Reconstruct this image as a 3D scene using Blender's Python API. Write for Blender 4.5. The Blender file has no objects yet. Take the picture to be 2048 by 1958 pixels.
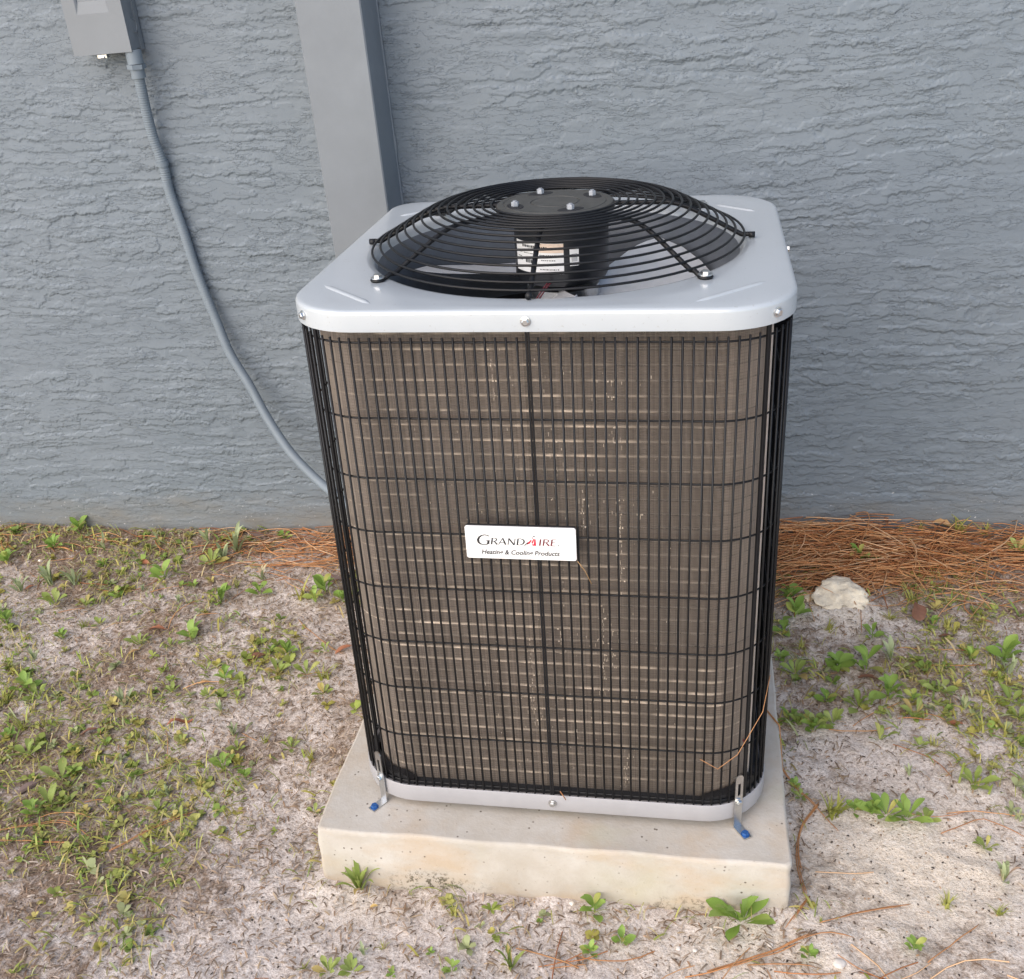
import bpy, math, random
import numpy as np
from mathutils import Matrix, Vector, Euler
R_ = math.radians
SC = bpy.context.scene
COL = SC.collection
rng = np.random.default_rng(7)
random.seed(7)

# ------------------------------------------------------------------ camera
cd = bpy.data.cameras.new('camera'); cam = bpy.data.objects.new('camera', cd); COL.objects.link(cam)
cd.sensor_fit = 'HORIZONTAL'; cd.sensor_width = 36.0; cd.lens = 37.151
cd.clip_start = 0.05; cd.clip_end = 300
RC = Matrix(((0.983882,0.158537,-0.082716),(-0.000362,-0.460804,-0.887502),(-0.178818,0.873227,-0.453320)))
cam.matrix_world = Matrix.Translation((0.23409,-1.56844,1.34959)) @ (RC.transposed() @ Matrix(((1,0,0),(0,-1,0),(0,0,-1)))).to_4x4()
SC.camera = cam

# ------------------------------------------------------------------ sky, sun, exposure
SUN_DIR = Vector((-0.42, -0.72, 0.56)).normalized()          # towards the sun
wd = bpy.data.worlds.new('World'); SC.world = wd; wd.use_nodes = True
wn = wd.node_tree.nodes; wl = wd.node_tree.links
bgn = wn['Background']; sky = wn.new('ShaderNodeTexSky'); sky.sky_type = 'NISHITA'; sky.sun_disc = False
sky.sun_elevation = math.asin(SUN_DIR.z); sky.sun_rotation = math.atan2(SUN_DIR.x, SUN_DIR.y)
sky.dust_density = 0.8; sky.air_density = 1.0; sky.ozone_density = 1.4
wl.new(sky.outputs[0], bgn.inputs[0]); bgn.inputs[1].default_value = 0.12
sl = bpy.data.lights.new('sun', 'SUN'); so = bpy.data.objects.new('sun', sl); COL.objects.link(so)
sl.energy = 1.75; sl.angle = R_(88); sl.color = (1.0, 0.82, 0.63)
so.rotation_euler = SUN_DIR.to_track_quat('Z', 'Y').to_euler()
vs = SC.view_settings; vs.view_transform = 'Standard'; vs.look = 'None'; vs.gamma = 1; vs.exposure = 1.22
vs.use_curve_mapping = False

# ------------------------------------------------------------------ helpers
class MB:
    """collects vertices and faces for one mesh"""
    def __init__(s): s.v = []; s.f = []
    def add(s, v, f):
        o = len(s.v); s.v += [tuple(p) for p in v]; s.f += [tuple(i+o for i in q) for q in f]; return s
    def box(s, x0, x1, y0, y1, z0, z1, m=None):
        v = [(x,y,z) for z in (z0,z1) for y in (y0,y1) for x in (x0,x1)]
        if m is not None: v = [m @ Vector(p) for p in v]
        return s.add(v, [(0,2,3,1),(4,5,7,6),(0,1,5,4),(2,6,7,3),(0,4,6,2),(1,3,7,5)])
    def tube(s, pts, r, n=8, caps=True, closed=False):
        pts = [Vector(p) for p in pts]; k = len(pts); rs = r if hasattr(r, '__len__') else [r]*k
        v = []; f = []; prev = None
        for i, p in enumerate(pts):
            if closed: t = pts[(i+1) % k]-pts[i-1]
            else: t = pts[min(i+1,k-1)]-pts[max(i-1,0)]
            t.normalize()
            if prev is None:
                a = Vector((0,0,1)) if abs(t.z) < .9 else Vector((1,0,0)); u = t.cross(a).normalized()
            else: u = (prev-t*prev.dot(t)).normalized()
            prev = u; w = t.cross(u)
            for j in range(n):
                a = 2*math.pi*j/n; v.append(p+(u*math.cos(a)+w*math.sin(a))*rs[i])
        m = k if closed else k-1
        for i in range(m):
            for j in range(n):
                a = i*n+j; b = i*n+(j+1) % n; c = ((i+1) % k)*n+(j+1) % n; d = ((i+1) % k)*n+j
                f.append((a,b,c,d))
        if caps and not closed: f.append(tuple(range(n))[::-1]); f.append(tuple((k-1)*n+j for j in range(n)))
        return s.add(v, f)
    def loft(s, rings, closed=True, cap0=False, cap1=False):
        n = len(rings[0]); v = [p for r in rings for p in r]; f = []
        for i in range(len(rings)-1):
            for j in range(n if closed else n-1):
                f.append((i*n+j, i*n+(j+1) % n, (i+1)*n+(j+1) % n, (i+1)*n+j))
        if cap0: f.append(tuple(range(n))[::-1])
        if cap1: f.append(tuple((len(rings)-1)*n+j for j in range(n)))
        return s.add(v, f)
    def lathe(s, prof, n=24, m=None, cap=True):
        rings = []
        for r, z in prof:
            ring = [Vector((r*math.cos(2*math.pi*j/n), r*math.sin(2*math.pi*j/n), z)) for j in range(n)]
            if m is not None: ring = [m @ p for p in ring]
            rings.append(ring)
        return s.loft(rings, True, cap, cap)
    def mesh(s, name, mat, smooth=False, angle=None):
        me = bpy.data.meshes.new(name); me.from_pydata(s.v, [], s.f)
        for m in (mat if isinstance(mat, (list,tuple)) else [mat]): me.materials.append(m)
        me.validate(); fix_normals(me)
        if smooth: me.shade_smooth()
        if angle is not None: me.shade_smooth(); me.set_sharp_from_angle(angle=R_(angle))
        me.update(); return me

def fix_normals(me):
    import bmesh
    bm = bmesh.new(); bm.from_mesh(me); bmesh.ops.recalc_face_normals(bm, faces=bm.faces); bm.to_mesh(me); bm.free()

def link(name, me, parent=None, loc=None, rot=None, label=None):
    o = bpy.data.objects.new(name, me); COL.objects.link(o)
    if parent is not None: o.parent = parent
    if loc is not None: o.location = loc
    if rot is not None: o.rotation_euler = rot
    if label: o['label'] = label
    return o
def part(name, mb, mat, parent=None, **k):
    sm = {q: k.pop(q) for q in ('smooth','angle') if q in k}
    return link(name, mb.mesh(name, mat, **sm), parent, **k)
def tag(o, label=None, cat=None, group=None, kind=None):
    if label: o['label'] = label
    if cat: o['category'] = cat
    if group: o['group'] = group
    if kind: o['kind'] = kind
    return o
def root(name, label, cat, m=None, group=None):
    o = bpy.data.objects.new(name, None); COL.objects.link(o); o.empty_display_size = .05
    if m is not None: o.matrix_world = m
    return tag(o, label, cat, group)

# ---- noise in numpy (for the relief of wall, ground, pad)
def hash2(ix, iy, seed):
    h = (ix.astype(np.int64)*374761393 + iy.astype(np.int64)*668265263 + seed*974634777) & 0xffffffff
    h = ((h ^ (h >> 13))*1274126177) & 0xffffffff
    return ((h ^ (h >> 16)) & 0xffffff)/float(0xffffff)
def vnoise(x, y, seed=0):
    ix = np.floor(x); iy = np.floor(y); fx = x-ix; fy = y-iy
    fx = fx*fx*fx*(fx*(fx*6-15)+10); fy = fy*fy*fy*(fy*(fy*6-15)+10)
    a = hash2(ix,iy,seed); b = hash2(ix+1,iy,seed); c = hash2(ix,iy+1,seed); d = hash2(ix+1,iy+1,seed)
    return (a+(b-a)*fx)*(1-fy)+(c+(d-c)*fx)*fy
def fbm(x, y, seed=0, o=4, g=.5):
    s = 0; a = 1; t = 0
    for i in range(o):
        s = s+a*vnoise(x*2**i+17.3*i, y*2**i+9.1*i, seed+i*31); t += a; a *= g
    return s/t*2-1
def grid_mesh(name, P, mats, smooth=True, col=None):
    """P: (ny,nx,3) array of points"""
    ny, nx = P.shape[:2]
    me = bpy.data.meshes.new(name); me.vertices.add(nx*ny)
    me.vertices.foreach_set('co', P.reshape(-1).astype(np.float32))
    idx = np.arange(nx*ny).reshape(ny, nx)
    q = np.stack([idx[:-1,:-1], idx[:-1,1:], idx[1:,1:], idx[1:,:-1]], -1).reshape(-1, 4)
    me.loops.add(q.size); me.loops.foreach_set('vertex_index', q.reshape(-1).astype(np.int32))
    me.polygons.add(len(q)); me.polygons.foreach_set('loop_start', np.arange(0, q.size, 4, dtype=np.int32))
    me.polygons.foreach_set('loop_total', np.full(len(q), 4, dtype=np.int32))
    me.materials.append(mats); me.update(calc_edges=True)
    if smooth: me.shade_smooth()
    if col is not None:
        at = me.color_attributes.new('blend', 'FLOAT_COLOR', 'POINT')
        at.data.foreach_set('color', col.reshape(-1).astype(np.float32))
    return me
def soup(name, V, F, mat, colors=None, smooth=False):
    """V (n,3), F (m,k) arrays; colors per vertex (n,4)"""
    me = bpy.data.meshes.new(name); k = F.shape[1]
    me.vertices.add(len(V)); me.vertices.foreach_set('co', V.reshape(-1).astype(np.float32))
    me.loops.add(F.size); me.loops.foreach_set('vertex_index', F.reshape(-1).astype(np.int32))
    me.polygons.add(len(F)); me.polygons.foreach_set('loop_start', np.arange(0, F.size, k, dtype=np.int32))
    me.polygons.foreach_set('loop_total', np.full(len(F), k, dtype=np.int32))
    me.materials.append(mat); me.update(calc_edges=True)
    if smooth: me.shade_smooth()
    if colors is not None:
        at = me.color_attributes.new('tint', 'FLOAT_COLOR', 'POINT'); at.data.foreach_set('color', colors.reshape(-1).astype(np.float32))
    return me

# ------------------------------------------------------------------ materials
def newmat(name):
    m = bpy.data.materials.new(name); m.use_nodes = True; nt = m.node_tree
    return m, nt, nt.nodes['Principled BSDF']
def nd(nt, t, **k):
    n = nt.nodes.new(t)
    for a, b in k.items():
        if a in n.bl_rna.properties: setattr(n, a, b)
        else: n.inputs[a].default_value = b
    return n
def c4(c): return (c[0], c[1], c[2], 1)
def noise(nt, scale, detail=4, rough=.55, vec=None):
    n = nd(nt, 'ShaderNodeTexNoise'); n.inputs['Scale'].default_value = scale; n.inputs['Detail'].default_value = detail
    n.inputs['Roughness'].default_value = rough
    if vec is not None: nt.links.new(vec, n.inputs['Vector'])
    return n
def ramp(nt, src, stops):
    r = nd(nt, 'ShaderNodeValToRGB'); e = r.color_ramp.elements
    while len(e) < len(stops): e.new(.5)
    for q, (p, c) in zip(e, stops): q.position = p; q.color = c4(c) if hasattr(c, '__len__') else (c,c,c,1)
    nt.links.new(src, r.inputs[0]); return r
def mix(nt, fac, a, b, mode='MIX'):
    m = nd(nt, 'ShaderNodeMix'); m.data_type = 'RGBA'; m.blend_type = mode
    for s, i in ((fac,0),(a,6),(b,7)):
        if isinstance(s, (int,float)): m.inputs[i].default_value = s
        elif isinstance(s, tuple): m.inputs[i].default_value = c4(s)
        else: nt.links.new(s, m.inputs[i])
    return m.outputs[2]
def coords(nt, scale=None):
    t = nd(nt, 'ShaderNodeTexCoord'); o = t.outputs['Object']
    if scale:
        mp = nd(nt, 'ShaderNodeMapping'); mp.inputs['Scale'].default_value = scale; nt.links.new(o, mp.inputs[0]); o = mp.outputs[0]
    return o
def bump(nt, b, src, strength, dist):
    n = nd(nt, 'ShaderNodeBump'); n.inputs['Strength'].default_value = strength; n.inputs['Distance'].default_value = dist
    nt.links.new(src, n.inputs['Height']); nt.links.new(n.outputs[0], b.inputs['Normal']); return n
def simple(name, col, rough=.5, metal=0., var=.08, vs=30, bs=0., bd=.001, bsc=200, spec=None, coat=0):
    m, nt, b = newmat(name); v = coords(nt)
    n = noise(nt, vs, 5, .6, v)
    lo = tuple(c*(1-var) for c in col); hi = tuple(min(1, c*(1+var)) for c in col)
    r = ramp(nt, n.outputs[0], [(.3, lo), (.7, hi)]); nt.links.new(r.outputs[0], b.inputs['Base Color'])
    b.inputs['Roughness'].default_value = rough; b.inputs['Metallic'].default_value = metal
    if spec is not None: b.inputs['Specular IOR Level'].default_value = spec
    if coat: b.inputs['Coat Weight'].default_value = coat; b.inputs['Coat Roughness'].default_value = .1
    if bs: bump(nt, b, noise(nt, bsc, 3, .5, v).outputs[0], bs, bd)
    return m

WALLC = (.215, .235, .262)
def wall_material():
    m, nt, b = newmat('painted_stucco'); v = coords(nt)
    n1 = noise(nt, 2.2, 4, .55, v); n2 = noise(nt, 60, 4, .6, v)
    c = ramp(nt, n1.outputs[0], [(.3, (.147,.178,.208)), (.7, (.170,.199,.227))]).outputs[0]
    c = mix(nt, ramp(nt, n2.outputs[0], [(.35, .0), (.75, .22)]).outputs[0], c, (.178,.206,.228))
    # dirt splashed up from the soil
    sx = nd(nt, 'ShaderNodeSeparateXYZ'); nt.links.new(v, sx.inputs[0])
    nz = noise(nt, 7, 5, .65, coords(nt, (1,1,3)))
    ad = nd(nt, 'ShaderNodeMath', operation='MULTIPLY_ADD'); nt.links.new(nz.outputs[0], ad.inputs[0]); ad.inputs[1].default_value = .28; nt.links.new(sx.outputs[2], ad.inputs[2])
    d = ramp(nt, ad.outputs[0], [(.19, .75), (.24, .38), (.33, .0)])
    c = mix(nt, d.outputs[0], c, (.19,.172,.14))
    sp = noise(nt, 160, 2, .5, v)
    s2 = nd(nt, 'ShaderNodeMath', operation='MULTIPLY'); nt.links.new(ramp(nt, sp.outputs[0], [(.72, 0.), (.76, 1.)]).outputs[0], s2.inputs[0])
    nt.links.new(ramp(nt, sx.outputs[2], [(.12, .9), (.26, 0.)]).outputs[0], s2.inputs[1])
    c = mix(nt, s2.outputs[0], c, (.6,.6,.6))
    nt.links.new(c, b.inputs['Base Color']); b.inputs['Roughness'].default_value = .55; b.inputs['Specular IOR Level'].default_value = .35
    def rims(sx_, sz_, lo, hi, det, off):
        vv = nd(nt, 'ShaderNodeMapping'); vv.inputs['Scale'].default_value = (sx_, 1, sz_); vv.inputs['Location'].default_value = (off, 0, off*2); nt.links.new(v, vv.inputs[0])
        n_ = noise(nt, 1., det, .62, vv.outputs[0]); n_.inputs['Distortion'].default_value = .25
        return ramp(nt, n_.outputs[0], [(lo, 0.), (hi, 1.)]).outputs[0]
    q1 = rims(11, 46, .515, .528, 5, 3.); q2 = rims(27, 96, .565, .582, 4, 9.)
    ms = nd(nt, 'ShaderNodeMath', operation='MULTIPLY_ADD'); nt.links.new(q2, ms.inputs[0]); ms.inputs[1].default_value = .7; nt.links.new(q1, ms.inputs[2])
    m3 = nd(nt, 'ShaderNodeMath', operation='MULTIPLY_ADD'); nt.links.new(noise(nt, 330, 4, .6, v).outputs[0], m3.inputs[0]); m3.inputs[1].default_value = .35; nt.links.new(ms.outputs[0], m3.inputs[2])
    zn = nd(nt, 'ShaderNodeMath', operation='MULTIPLY'); nt.links.new(m3.outputs[0], zn.inputs[0]); nt.links.new(ramp(nt, noise(nt, 4.5, 3, .5, coords(nt, (1,1,1.9))).outputs[0], [(.36, .35), (.58, 1.)]).outputs[0], zn.inputs[1]); m3 = zn
    zf = nd(nt, 'ShaderNodeMath', operation='MULTIPLY'); nt.links.new(m3.outputs[0], zf.inputs[0]); nt.links.new(ramp(nt, sx.outputs[2], [(.09, .3), (.22, 1.)]).outputs[0], zf.inputs[1])
    bump(nt, b, zf.outputs[0], .66, .0028)
    return m
M_WALL = wall_material()
M_TRIM = simple('grey_trim_paint', (.182,.202,.222), .55, 0, .10, 5, .3, .0008, 150, .35)
M_BOXP = simple('grey_box_paint', (.180,.198,.216), .5, 0, .05, 9, .08, .0004, 300, .4)
M_COND = simple('grey_conduit', (.168,.203,.236), .5, 0, .05, 40, .05, .0003, 300, .4)
M_STEEL = simple('zinc_steel', (.62,.63,.63), .3, 1., .12, 90, .1, .0003, 500)
M_ALU = simple('aluminium_blade', (.74,.75,.76), .35, .35, .10, 30)
M_NUT = simple('dull_zinc_nut', (.29,.31,.34), .6, .3, .2, 300)
def cap_material():
    m, nt, b = newmat('light_grey_powder_coat'); v = coords(nt)
    n = noise(nt, 9, 5, .6, v)
    r = ramp(nt, n.outputs[0], [(.3, (.425,.462,.487)), (.7, (.45,.487,.512))])
    sm = ramp(nt, noise(nt, 14, 6, .7, v).outputs[0], [(.55, 0.), (.8, .22)]); dk = ramp(nt, noise(nt, 210, 3, .6, v).outputs[0], [(.67, 0.), (.72, .45)])
    cc = mix(nt, sm.outputs[0], r.outputs[0], (.36,.35,.33)); cc = mix(nt, dk.outputs[0], cc, (.25,.23,.20))
    nt.links.new(cc, b.inputs['Base Color'])
    b.inputs['Roughness'].default_value = .3; b.inputs['Specular IOR Level'].default_value = .8; b.inputs['Coat Weight'].default_value = .6; b.inputs['Coat Roughness'].default_value = .12
    bump(nt, b, noise(nt, 700, 2, .5, v).outputs[0], .04, .0003)
    return m
M_CAP = cap_material()
M_BASE = simple('grey_base_paint', (.33,.325,.335), .45, 0, .06, 20, .05, .0003, 500)
M_BLACK = simple('black_vinyl_wire', (.008,.0085,.010), .42, 0, .2, 60, .05, .0003, 700, .3)
M_BLKP = simple('black_plastic', (.010,.010,.012), .6, 0, .2, 40, .05, .0004, 300)
M_MOTOR = simple('black_motor_paint', (.016,.018,.022), .4, 0, .2, 40)
M_HUB = simple('dark_bronze_hub', (.055,.055,.050), .5, 0, .2, 50, .15, .0004, 600)
M_SHROUD = simple('dark_shroud', (.10,.112,.13), .45, 0, .15, 12)
M_DARK = simple('interior_shade', (.02,.021,.024), .8, 0, .2, 12)  # near-black colour stands in for the shade inside the unit
M_WHITE = simple('white_label_stock', (.84,.84,.83), .4, 0, .02, 60)
M_PEACH = simple('peach_label_stock', (.78,.62,.50), .45, 0, .03, 60)
M_INK = simple('black_ink', (.02,.02,.022), .5, 0, .1, 90)
M_GINK = simple('grey_ink', (.25,.25,.26), .5, 0, .1, 90)
M_RED = simple('red_ink', (.55,.012,.04), .5, 0, .05, 90)
M_DRED = simple('dark_red_ink', (.16,.02,.03), .5, 0, .05, 90)
M_BLUE = simple('blue_screw_head', (.018,.085,.27), .45, .1, .15, 300)
M_FIN = None
M_COILB = simple('coil_body', (.12,.098,.078), .6, .2, .18, 25)
M_TUBE = simple('coil_tube', (.27,.225,.18), .45, .35, .12, 40)
M_BENT = simple('bent_fin_edge', (.72,.62,.50), .4, .3, .1, 60)
M_ENDP = simple('coil_end_plate', (.70,.62,.55), .4, .4, .08, 40)
M_PALE = simple('galvanised_inner_panel', (.60,.61,.64), .45, .1, .06, 30)

def concrete_material():
    m, nt, b = newmat('cast_concrete'); v = coords(nt)
    n = noise(nt, 5, 6, .6, v); n2 = noise(nt, 38, 6, .65, v); n3 = noise(nt, 170, 3, .6, v)
    c = ramp(nt, n.outputs[0], [(.28, (.43,.395,.34)), (.52, (.52,.49,.44)), (.75, (.585,.56,.515))]).outputs[0]
    c = mix(nt, ramp(nt, n2.outputs[0], [(.35, .35), (.65, 0.)]).outputs[0], c, (.40,.345,.27))
    c = mix(nt, ramp(nt, n3.outputs[0], [(.66, 0.), (.74, .55)]).outputs[0], c, (.22,.18,.14))
    sx = nd(nt, 'ShaderNodeSeparateXYZ'); nt.links.new(v, sx.inputs[0])
    # soil stain creeping up the lower edge
    ad = nd(nt, 'ShaderNodeMath', operation='MULTIPLY_ADD'); nt.links.new(noise(nt, 14, 5, .7, v).outputs[0], ad.inputs[0]); ad.inputs[1].default_value = .10; nt.links.new(sx.outputs[2], ad.inputs[2])
    a2 = nd(nt, 'ShaderNodeMath', operation='ADD'); nt.links.new(ad.outputs[0], a2.inputs[0]); a2.inputs[1].default_value = .2
    c = mix(nt, ramp(nt, a2.outputs[0], [(.128, .6), (.155, .25), (.19, 0.)]).outputs[0], c, (.27,.21,.15))
    # warm stains and pinholes on the cast sides, scuffs on the top
    wst = noise(nt, 5.5, 5, .62, coords(nt, (1,1,2.2)))
    c = mix(nt, ramp(nt, wst.outputs[0], [(.48, 0.), (.66, .55)]).outputs[0], c, (.47,.34,.21))
    pin = nd(nt, 'ShaderNodeTexVoronoi'); pin.inputs['Scale'].default_value = 75; nt.links.new(v, pin.inputs['Vector'])
    pm = nd(nt, 'ShaderNodeMath', operation='MULTIPLY'); nt.links.new(ramp(nt, pin.outputs[0], [(.10, 1.), (.17, 0.)]).outputs[0], pm.inputs[0]); nt.links.new(ramp(nt, noise(nt, 19, 2, .5, v).outputs[0], [(.52, 0.), (.60, 1.)]).outputs[0], pm.inputs[1])
    c = mix(nt, pm.outputs[0], c, (.15,.125,.10))
    # greenish algae film on the top
    gq = noise(nt, 4.5, 3, .5, coords(nt, (1.3,2.4,1)))
    c = mix(nt, ramp(nt, gq.outputs[0], [(.56, 0.), (.72, .38)]).outputs[0], c, (.42,.40,.26))
    # mildew specks in patches along the foot, pits on the sides
    mq = nd(nt, 'ShaderNodeMath', operation='MULTIPLY'); nt.links.new(ramp(nt, noise(nt, 150, 4, .7, v).outputs[0], [(.50, 0.), (.58, 1.)]).outputs[0], mq.inputs[0])
    mz = nd(nt, 'ShaderNodeMath', operation='MULTIPLY'); nt.links.new(ramp(nt, a2.outputs[0], [(.15, .9), (.175, 0.)]).outputs[0], mz.inputs[0]); nt.links.new(ramp(nt, noise(nt, 6, 2, .5, v).outputs[0], [(.45, 0.), (.62, 1.)]).outputs[0], mz.inputs[1])
    nt.links.new(mz.outputs[0], mq.inputs[1]); c = mix(nt, mq.outputs[0], c, (.07,.06,.035))
    nt.links.new(c, b.inputs['Base Color']); b.inputs['Roughness'].default_value = .85; b.inputs['Specular IOR Level'].default_value = .25
    mm = nd(nt, 'ShaderNodeMath', operation='MULTIPLY_ADD'); nt.links.new(n2.outputs[0], mm.inputs[0]); mm.inputs[1].default_value = .7; nt.links.new(n3.outputs[0], mm.inputs[2])
    bump(nt, b, mm.outputs[0], .35, .0016)
    return m
M_CONC = concrete_material()

def soil_material():
    m, nt, b = newmat('sandy_soil'); v = coords(nt)
    at = nd(nt, 'ShaderNodeVertexColor'); at.layer_name = 'blend'
    se = nd(nt, 'ShaderNodeSeparateColor'); nt.links.new(at.outputs[0], se.inputs[0])
    n1 = noise(nt, 55, 6, .7, v); n2 = noise(nt, 190, 5, .7, v); n3 = noise(nt, 480, 3, .6, v)
    sand = ramp(nt, n2.outputs[0], [(.30, (.27,.205,.17)), (.46, (.59,.515,.46)), (.66, (.80,.735,.685))]).outputs[0]
    cream = ramp(nt, n2.outputs[0], [(.25, (.50,.39,.28)), (.45, (.74,.64,.52)), (.7, (.86,.79,.70))]).outputs[0]
    hum = ramp(nt, n2.outputs[0], [(.28, (.10,.066,.045)), (.5, (.275,.195,.137)), (.72, (.46,.35,.27))]).outputs[0]
    s = mix(nt, se.outputs[1], sand, cream)
    # sand against humus, broken up at the edges
    k = nd(nt, 'ShaderNodeMath', operation='MULTIPLY_ADD'); nt.links.new(n1.outputs[0], k.inputs[0]); k.inputs[1].default_value = 1.3; nt.links.new(se.outputs[0], k.inputs[2])
    f = ramp(nt, k.outputs[0], [(.85, 0.), (1.0, 1.)]); f.color_ramp.elements[0].position = .62; f.color_ramp.elements[1].position = .98
    k.use_clamp = False
    k2 = nd(nt, 'ShaderNodeMath', operation='SUBTRACT'); nt.links.new(k.outputs[0], k2.inputs[0]); k2.inputs[1].default_value = .35
    nt.links.new(k2.outputs[0], f.inputs[0])
    c = mix(nt, f.outputs[0], hum, s)
    c = mix(nt, ramp(nt, n3.outputs[0], [(.60, 0.), (.70, .75)]).outputs[0], c, (.07,.052,.043))
    c = mix(nt, ramp(nt, noise(nt, 330, 3, .6, v).outputs[0], [(.64, 0.), (.72, .6)]).outputs[0], c, (.66,.60,.55))
    nt.links.new(c, b.inputs['Base Color']); b.inputs['Roughness'].default_value = .95; b.inputs['Specular IOR Level'].default_value = .15
    mm = nd(nt, 'ShaderNodeMath', operation='MULTIPLY_ADD'); nt.links.new(n2.outputs[0], mm.inputs[0]); mm.inputs[1].default_value = 1.0; nt.links.new(n1.outputs[0], mm.inputs[2])
    bump(nt, b, mm.outputs[0], .8, .006)
    return m
M_SOIL = soil_material()
def leaf_material(name, a, bcol, rough=.5, attr=False, trans=.25):
    m, nt, b = newmat(name); v = coords(nt)
    if attr:
        at = nd(nt, 'ShaderNodeVertexColor'); at.layer_name = 'tint'; c = at.outputs[0]
    else:
        oi = nd(nt, 'ShaderNodeObjectInfo'); c = ramp(nt, oi.outputs['Random'], ([(0, a), (.86, bcol), (.91, (bcol[0]*1.35, bcol[1]*1.02, bcol[2]*1.1)), (1, (bcol[0]*1.5, bcol[1]*.85, bcol[2]*1.2))] if bcol[1] > bcol[0] else [(0, a), (1, bcol)])).outputs[0]
        c = mix(nt, ramp(nt, noise(nt, 120, 3, .6, v).outputs[0], [(.4, 0.), (.75, .4)]).outputs[0], c, tuple(x*1.5 for x in bcol))
    nt.links.new(c, b.inputs['Base Color']); b.inputs['Roughness'].default_value = rough; b.inputs['Specular IOR Level'].default_value = .35
    if trans:
        tr = nd(nt, 'ShaderNodeBsdfTranslucent'); nt.links.new(c, tr.inputs[0])
        mx = nd(nt, 'ShaderNodeMixShader'); mx.inputs[0].default_value = trans
        out = nt.nodes['Material Output']; nt.links.new(b.outputs[0], mx.inputs[1]); nt.links.new(tr.outputs[0], mx.inputs[2]); nt.links.new(mx.outputs[0], out.inputs[0])
    return m
M_LEAFA = leaf_material('rosette_leaf', (.20,.27,.055), (.32,.38,.11))
M_LEAFB = leaf_material('broad_leaf', (.16,.27,.045), (.28,.40,.09))
M_LEAFD = leaf_material('silver_leaf', (.27,.33,.17), (.38,.43,.24))
M_BLADE = leaf_material('grass_blade', (.19,.24,.04), (.40,.38,.10))
M_FIN = leaf_material('dirty_fin_glint_shade', None, None, .5, True, 0)
M_STUFF = leaf_material('litter', None, None, .8, True, .12)
M_NEEDLE = leaf_material('pine_needle', (.30,.125,.045), (.42,.21,.09), .55, False, 0)
M_NEEDS = leaf_material('pine_straw', None, None, .55, True, 0)
M_DRY = {'brown': leaf_material('dry_brown_leaf', (.16,.075,.045), (.20,.095,.06), .6, False, .1),
         'red': leaf_material('dry_red_leaf', (.27,.105,.055), (.33,.14,.075), .6, False, .1),
         'tan': leaf_material('dry_tan_leaf', (.40,.24,.11), (.44,.28,.13), .6, False, .1),
         'yellow': leaf_material('dry_yellow_leaf', (.52,.36,.13), (.55,.38,.15), .6, False, .1),
         'bark': leaf_material('bark_flake', (.15,.105,.09), (.20,.15,.135), .85, False, 0)}
M_ROCK = simple('pale_limestone', (.78,.67,.51), .9, 0, .30, 26, .9, .006, 70)
M_PEB = simple('white_pebble_stone', (.66,.61,.55), .85, 0, .12, 80, .3, .001, 200)

# ------------------------------------------------------------------ ground
YW = .66
def hbase(x, y):
    s = np.clip((np.minimum(y, YW+.02)+.25)/(YW+.25), 0, 1)
    h = .078*s + .02*np.clip((-1.2-x)/.5, 0, 1)*np.clip((y-.1)/.5, 0, 1)
    return h
def hground(x, y):
    h = hbase(x, y)
    h = h+.010*fbm(x*4.5, y*4.5, 5, 3)+.0045*fbm(x*26, y*26, 9, 3)
    # soil banked against the pad, a shallow hollow in front of it
    d = np.maximum(np.abs(x+.008)-.372, 0); e = np.maximum(np.abs(y+.04)-.345, 0)
    r = np.sqrt(d*d+e*e)
    h = h+(.007+.010*fbm(x*16, y*16, 51, 2))*np.exp(-(r/.03)**2)
    h = h+.008*np.exp(-((x-.40)/.10)**2-((y+.40)/.09)**2)
    h = h+.026*np.exp(-((x-.52)/.10)**2-((y-.375)/.06)**2)
    return h
def axis(lo, hi, a, b, step, grow=1.28):
    c = list(np.arange(a, b+1e-9, step)); s = step; x = c[0]; l = []
    while x > lo: s *= grow; x -= s; l.append(max(x, lo))
    s = step; x = c[-1]; r = []
    while x < hi: s *= grow; x += s; r.append(min(x, hi))
    return np.array(l[::-1]+c+r)
gx = axis(-60, 60, -1.75, 1.15, .006); gy = np.concatenate([axis(-60, -.75, -.80, -.76, .006)[:-1], np.arange(-.75, .70, .006)])
gy = np.unique(gy)
X, Y = np.meshgrid(gx, gy)
Z = hground(X, Y)
near = np.exp(-(np.maximum(np.abs(X)-2.5, 0)/2)**2)
Z = Z+near*.0022*fbm(X*95, Y*95, 21, 3)
def gauss(x, y, sx, sy): return np.exp(-((X-x)/sx)**2-((Y-y)/sy)**2)
sandm = .62*fbm(X*5, Y*5, 40, 4)+.35*fbm(X*19, Y*19, 44, 3)
sandm = sandm+.14-.55*np.clip((Y-.30)/.3, 0, 1)
sandm = sandm+.65*gauss(.62,-.22,.30,.22)+.6*gauss(.52,.36,.11,.09)+.55*gauss(.95,.25,.14,.10)+.45*gauss(-.05,-.55,.5,.14)+.35*gauss(-.5,-.3,.16,.25)+.35*gauss(-.62,.05,.2,.16)-.35*gauss(-1.05,-.28,.28,.3)
cream = np.clip(1.1*gauss(.55,-.30,.22,.14)+1.0*gauss(.52,.37,.09,.07)+.7*gauss(.3,-.48,.2,.05)+.45*gauss(-.3,-.43,.12,.05), 0, 1)
COLR = np.stack([np.clip(.5+.5*sandm, 0, 1), cream, np.zeros_like(X), np.ones_like(X)], -1)
g = link('ground', grid_mesh('ground', np.stack([X,Y,Z], -1), M_SOIL, True, COLR)); tag(g, kind='structure')
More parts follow.
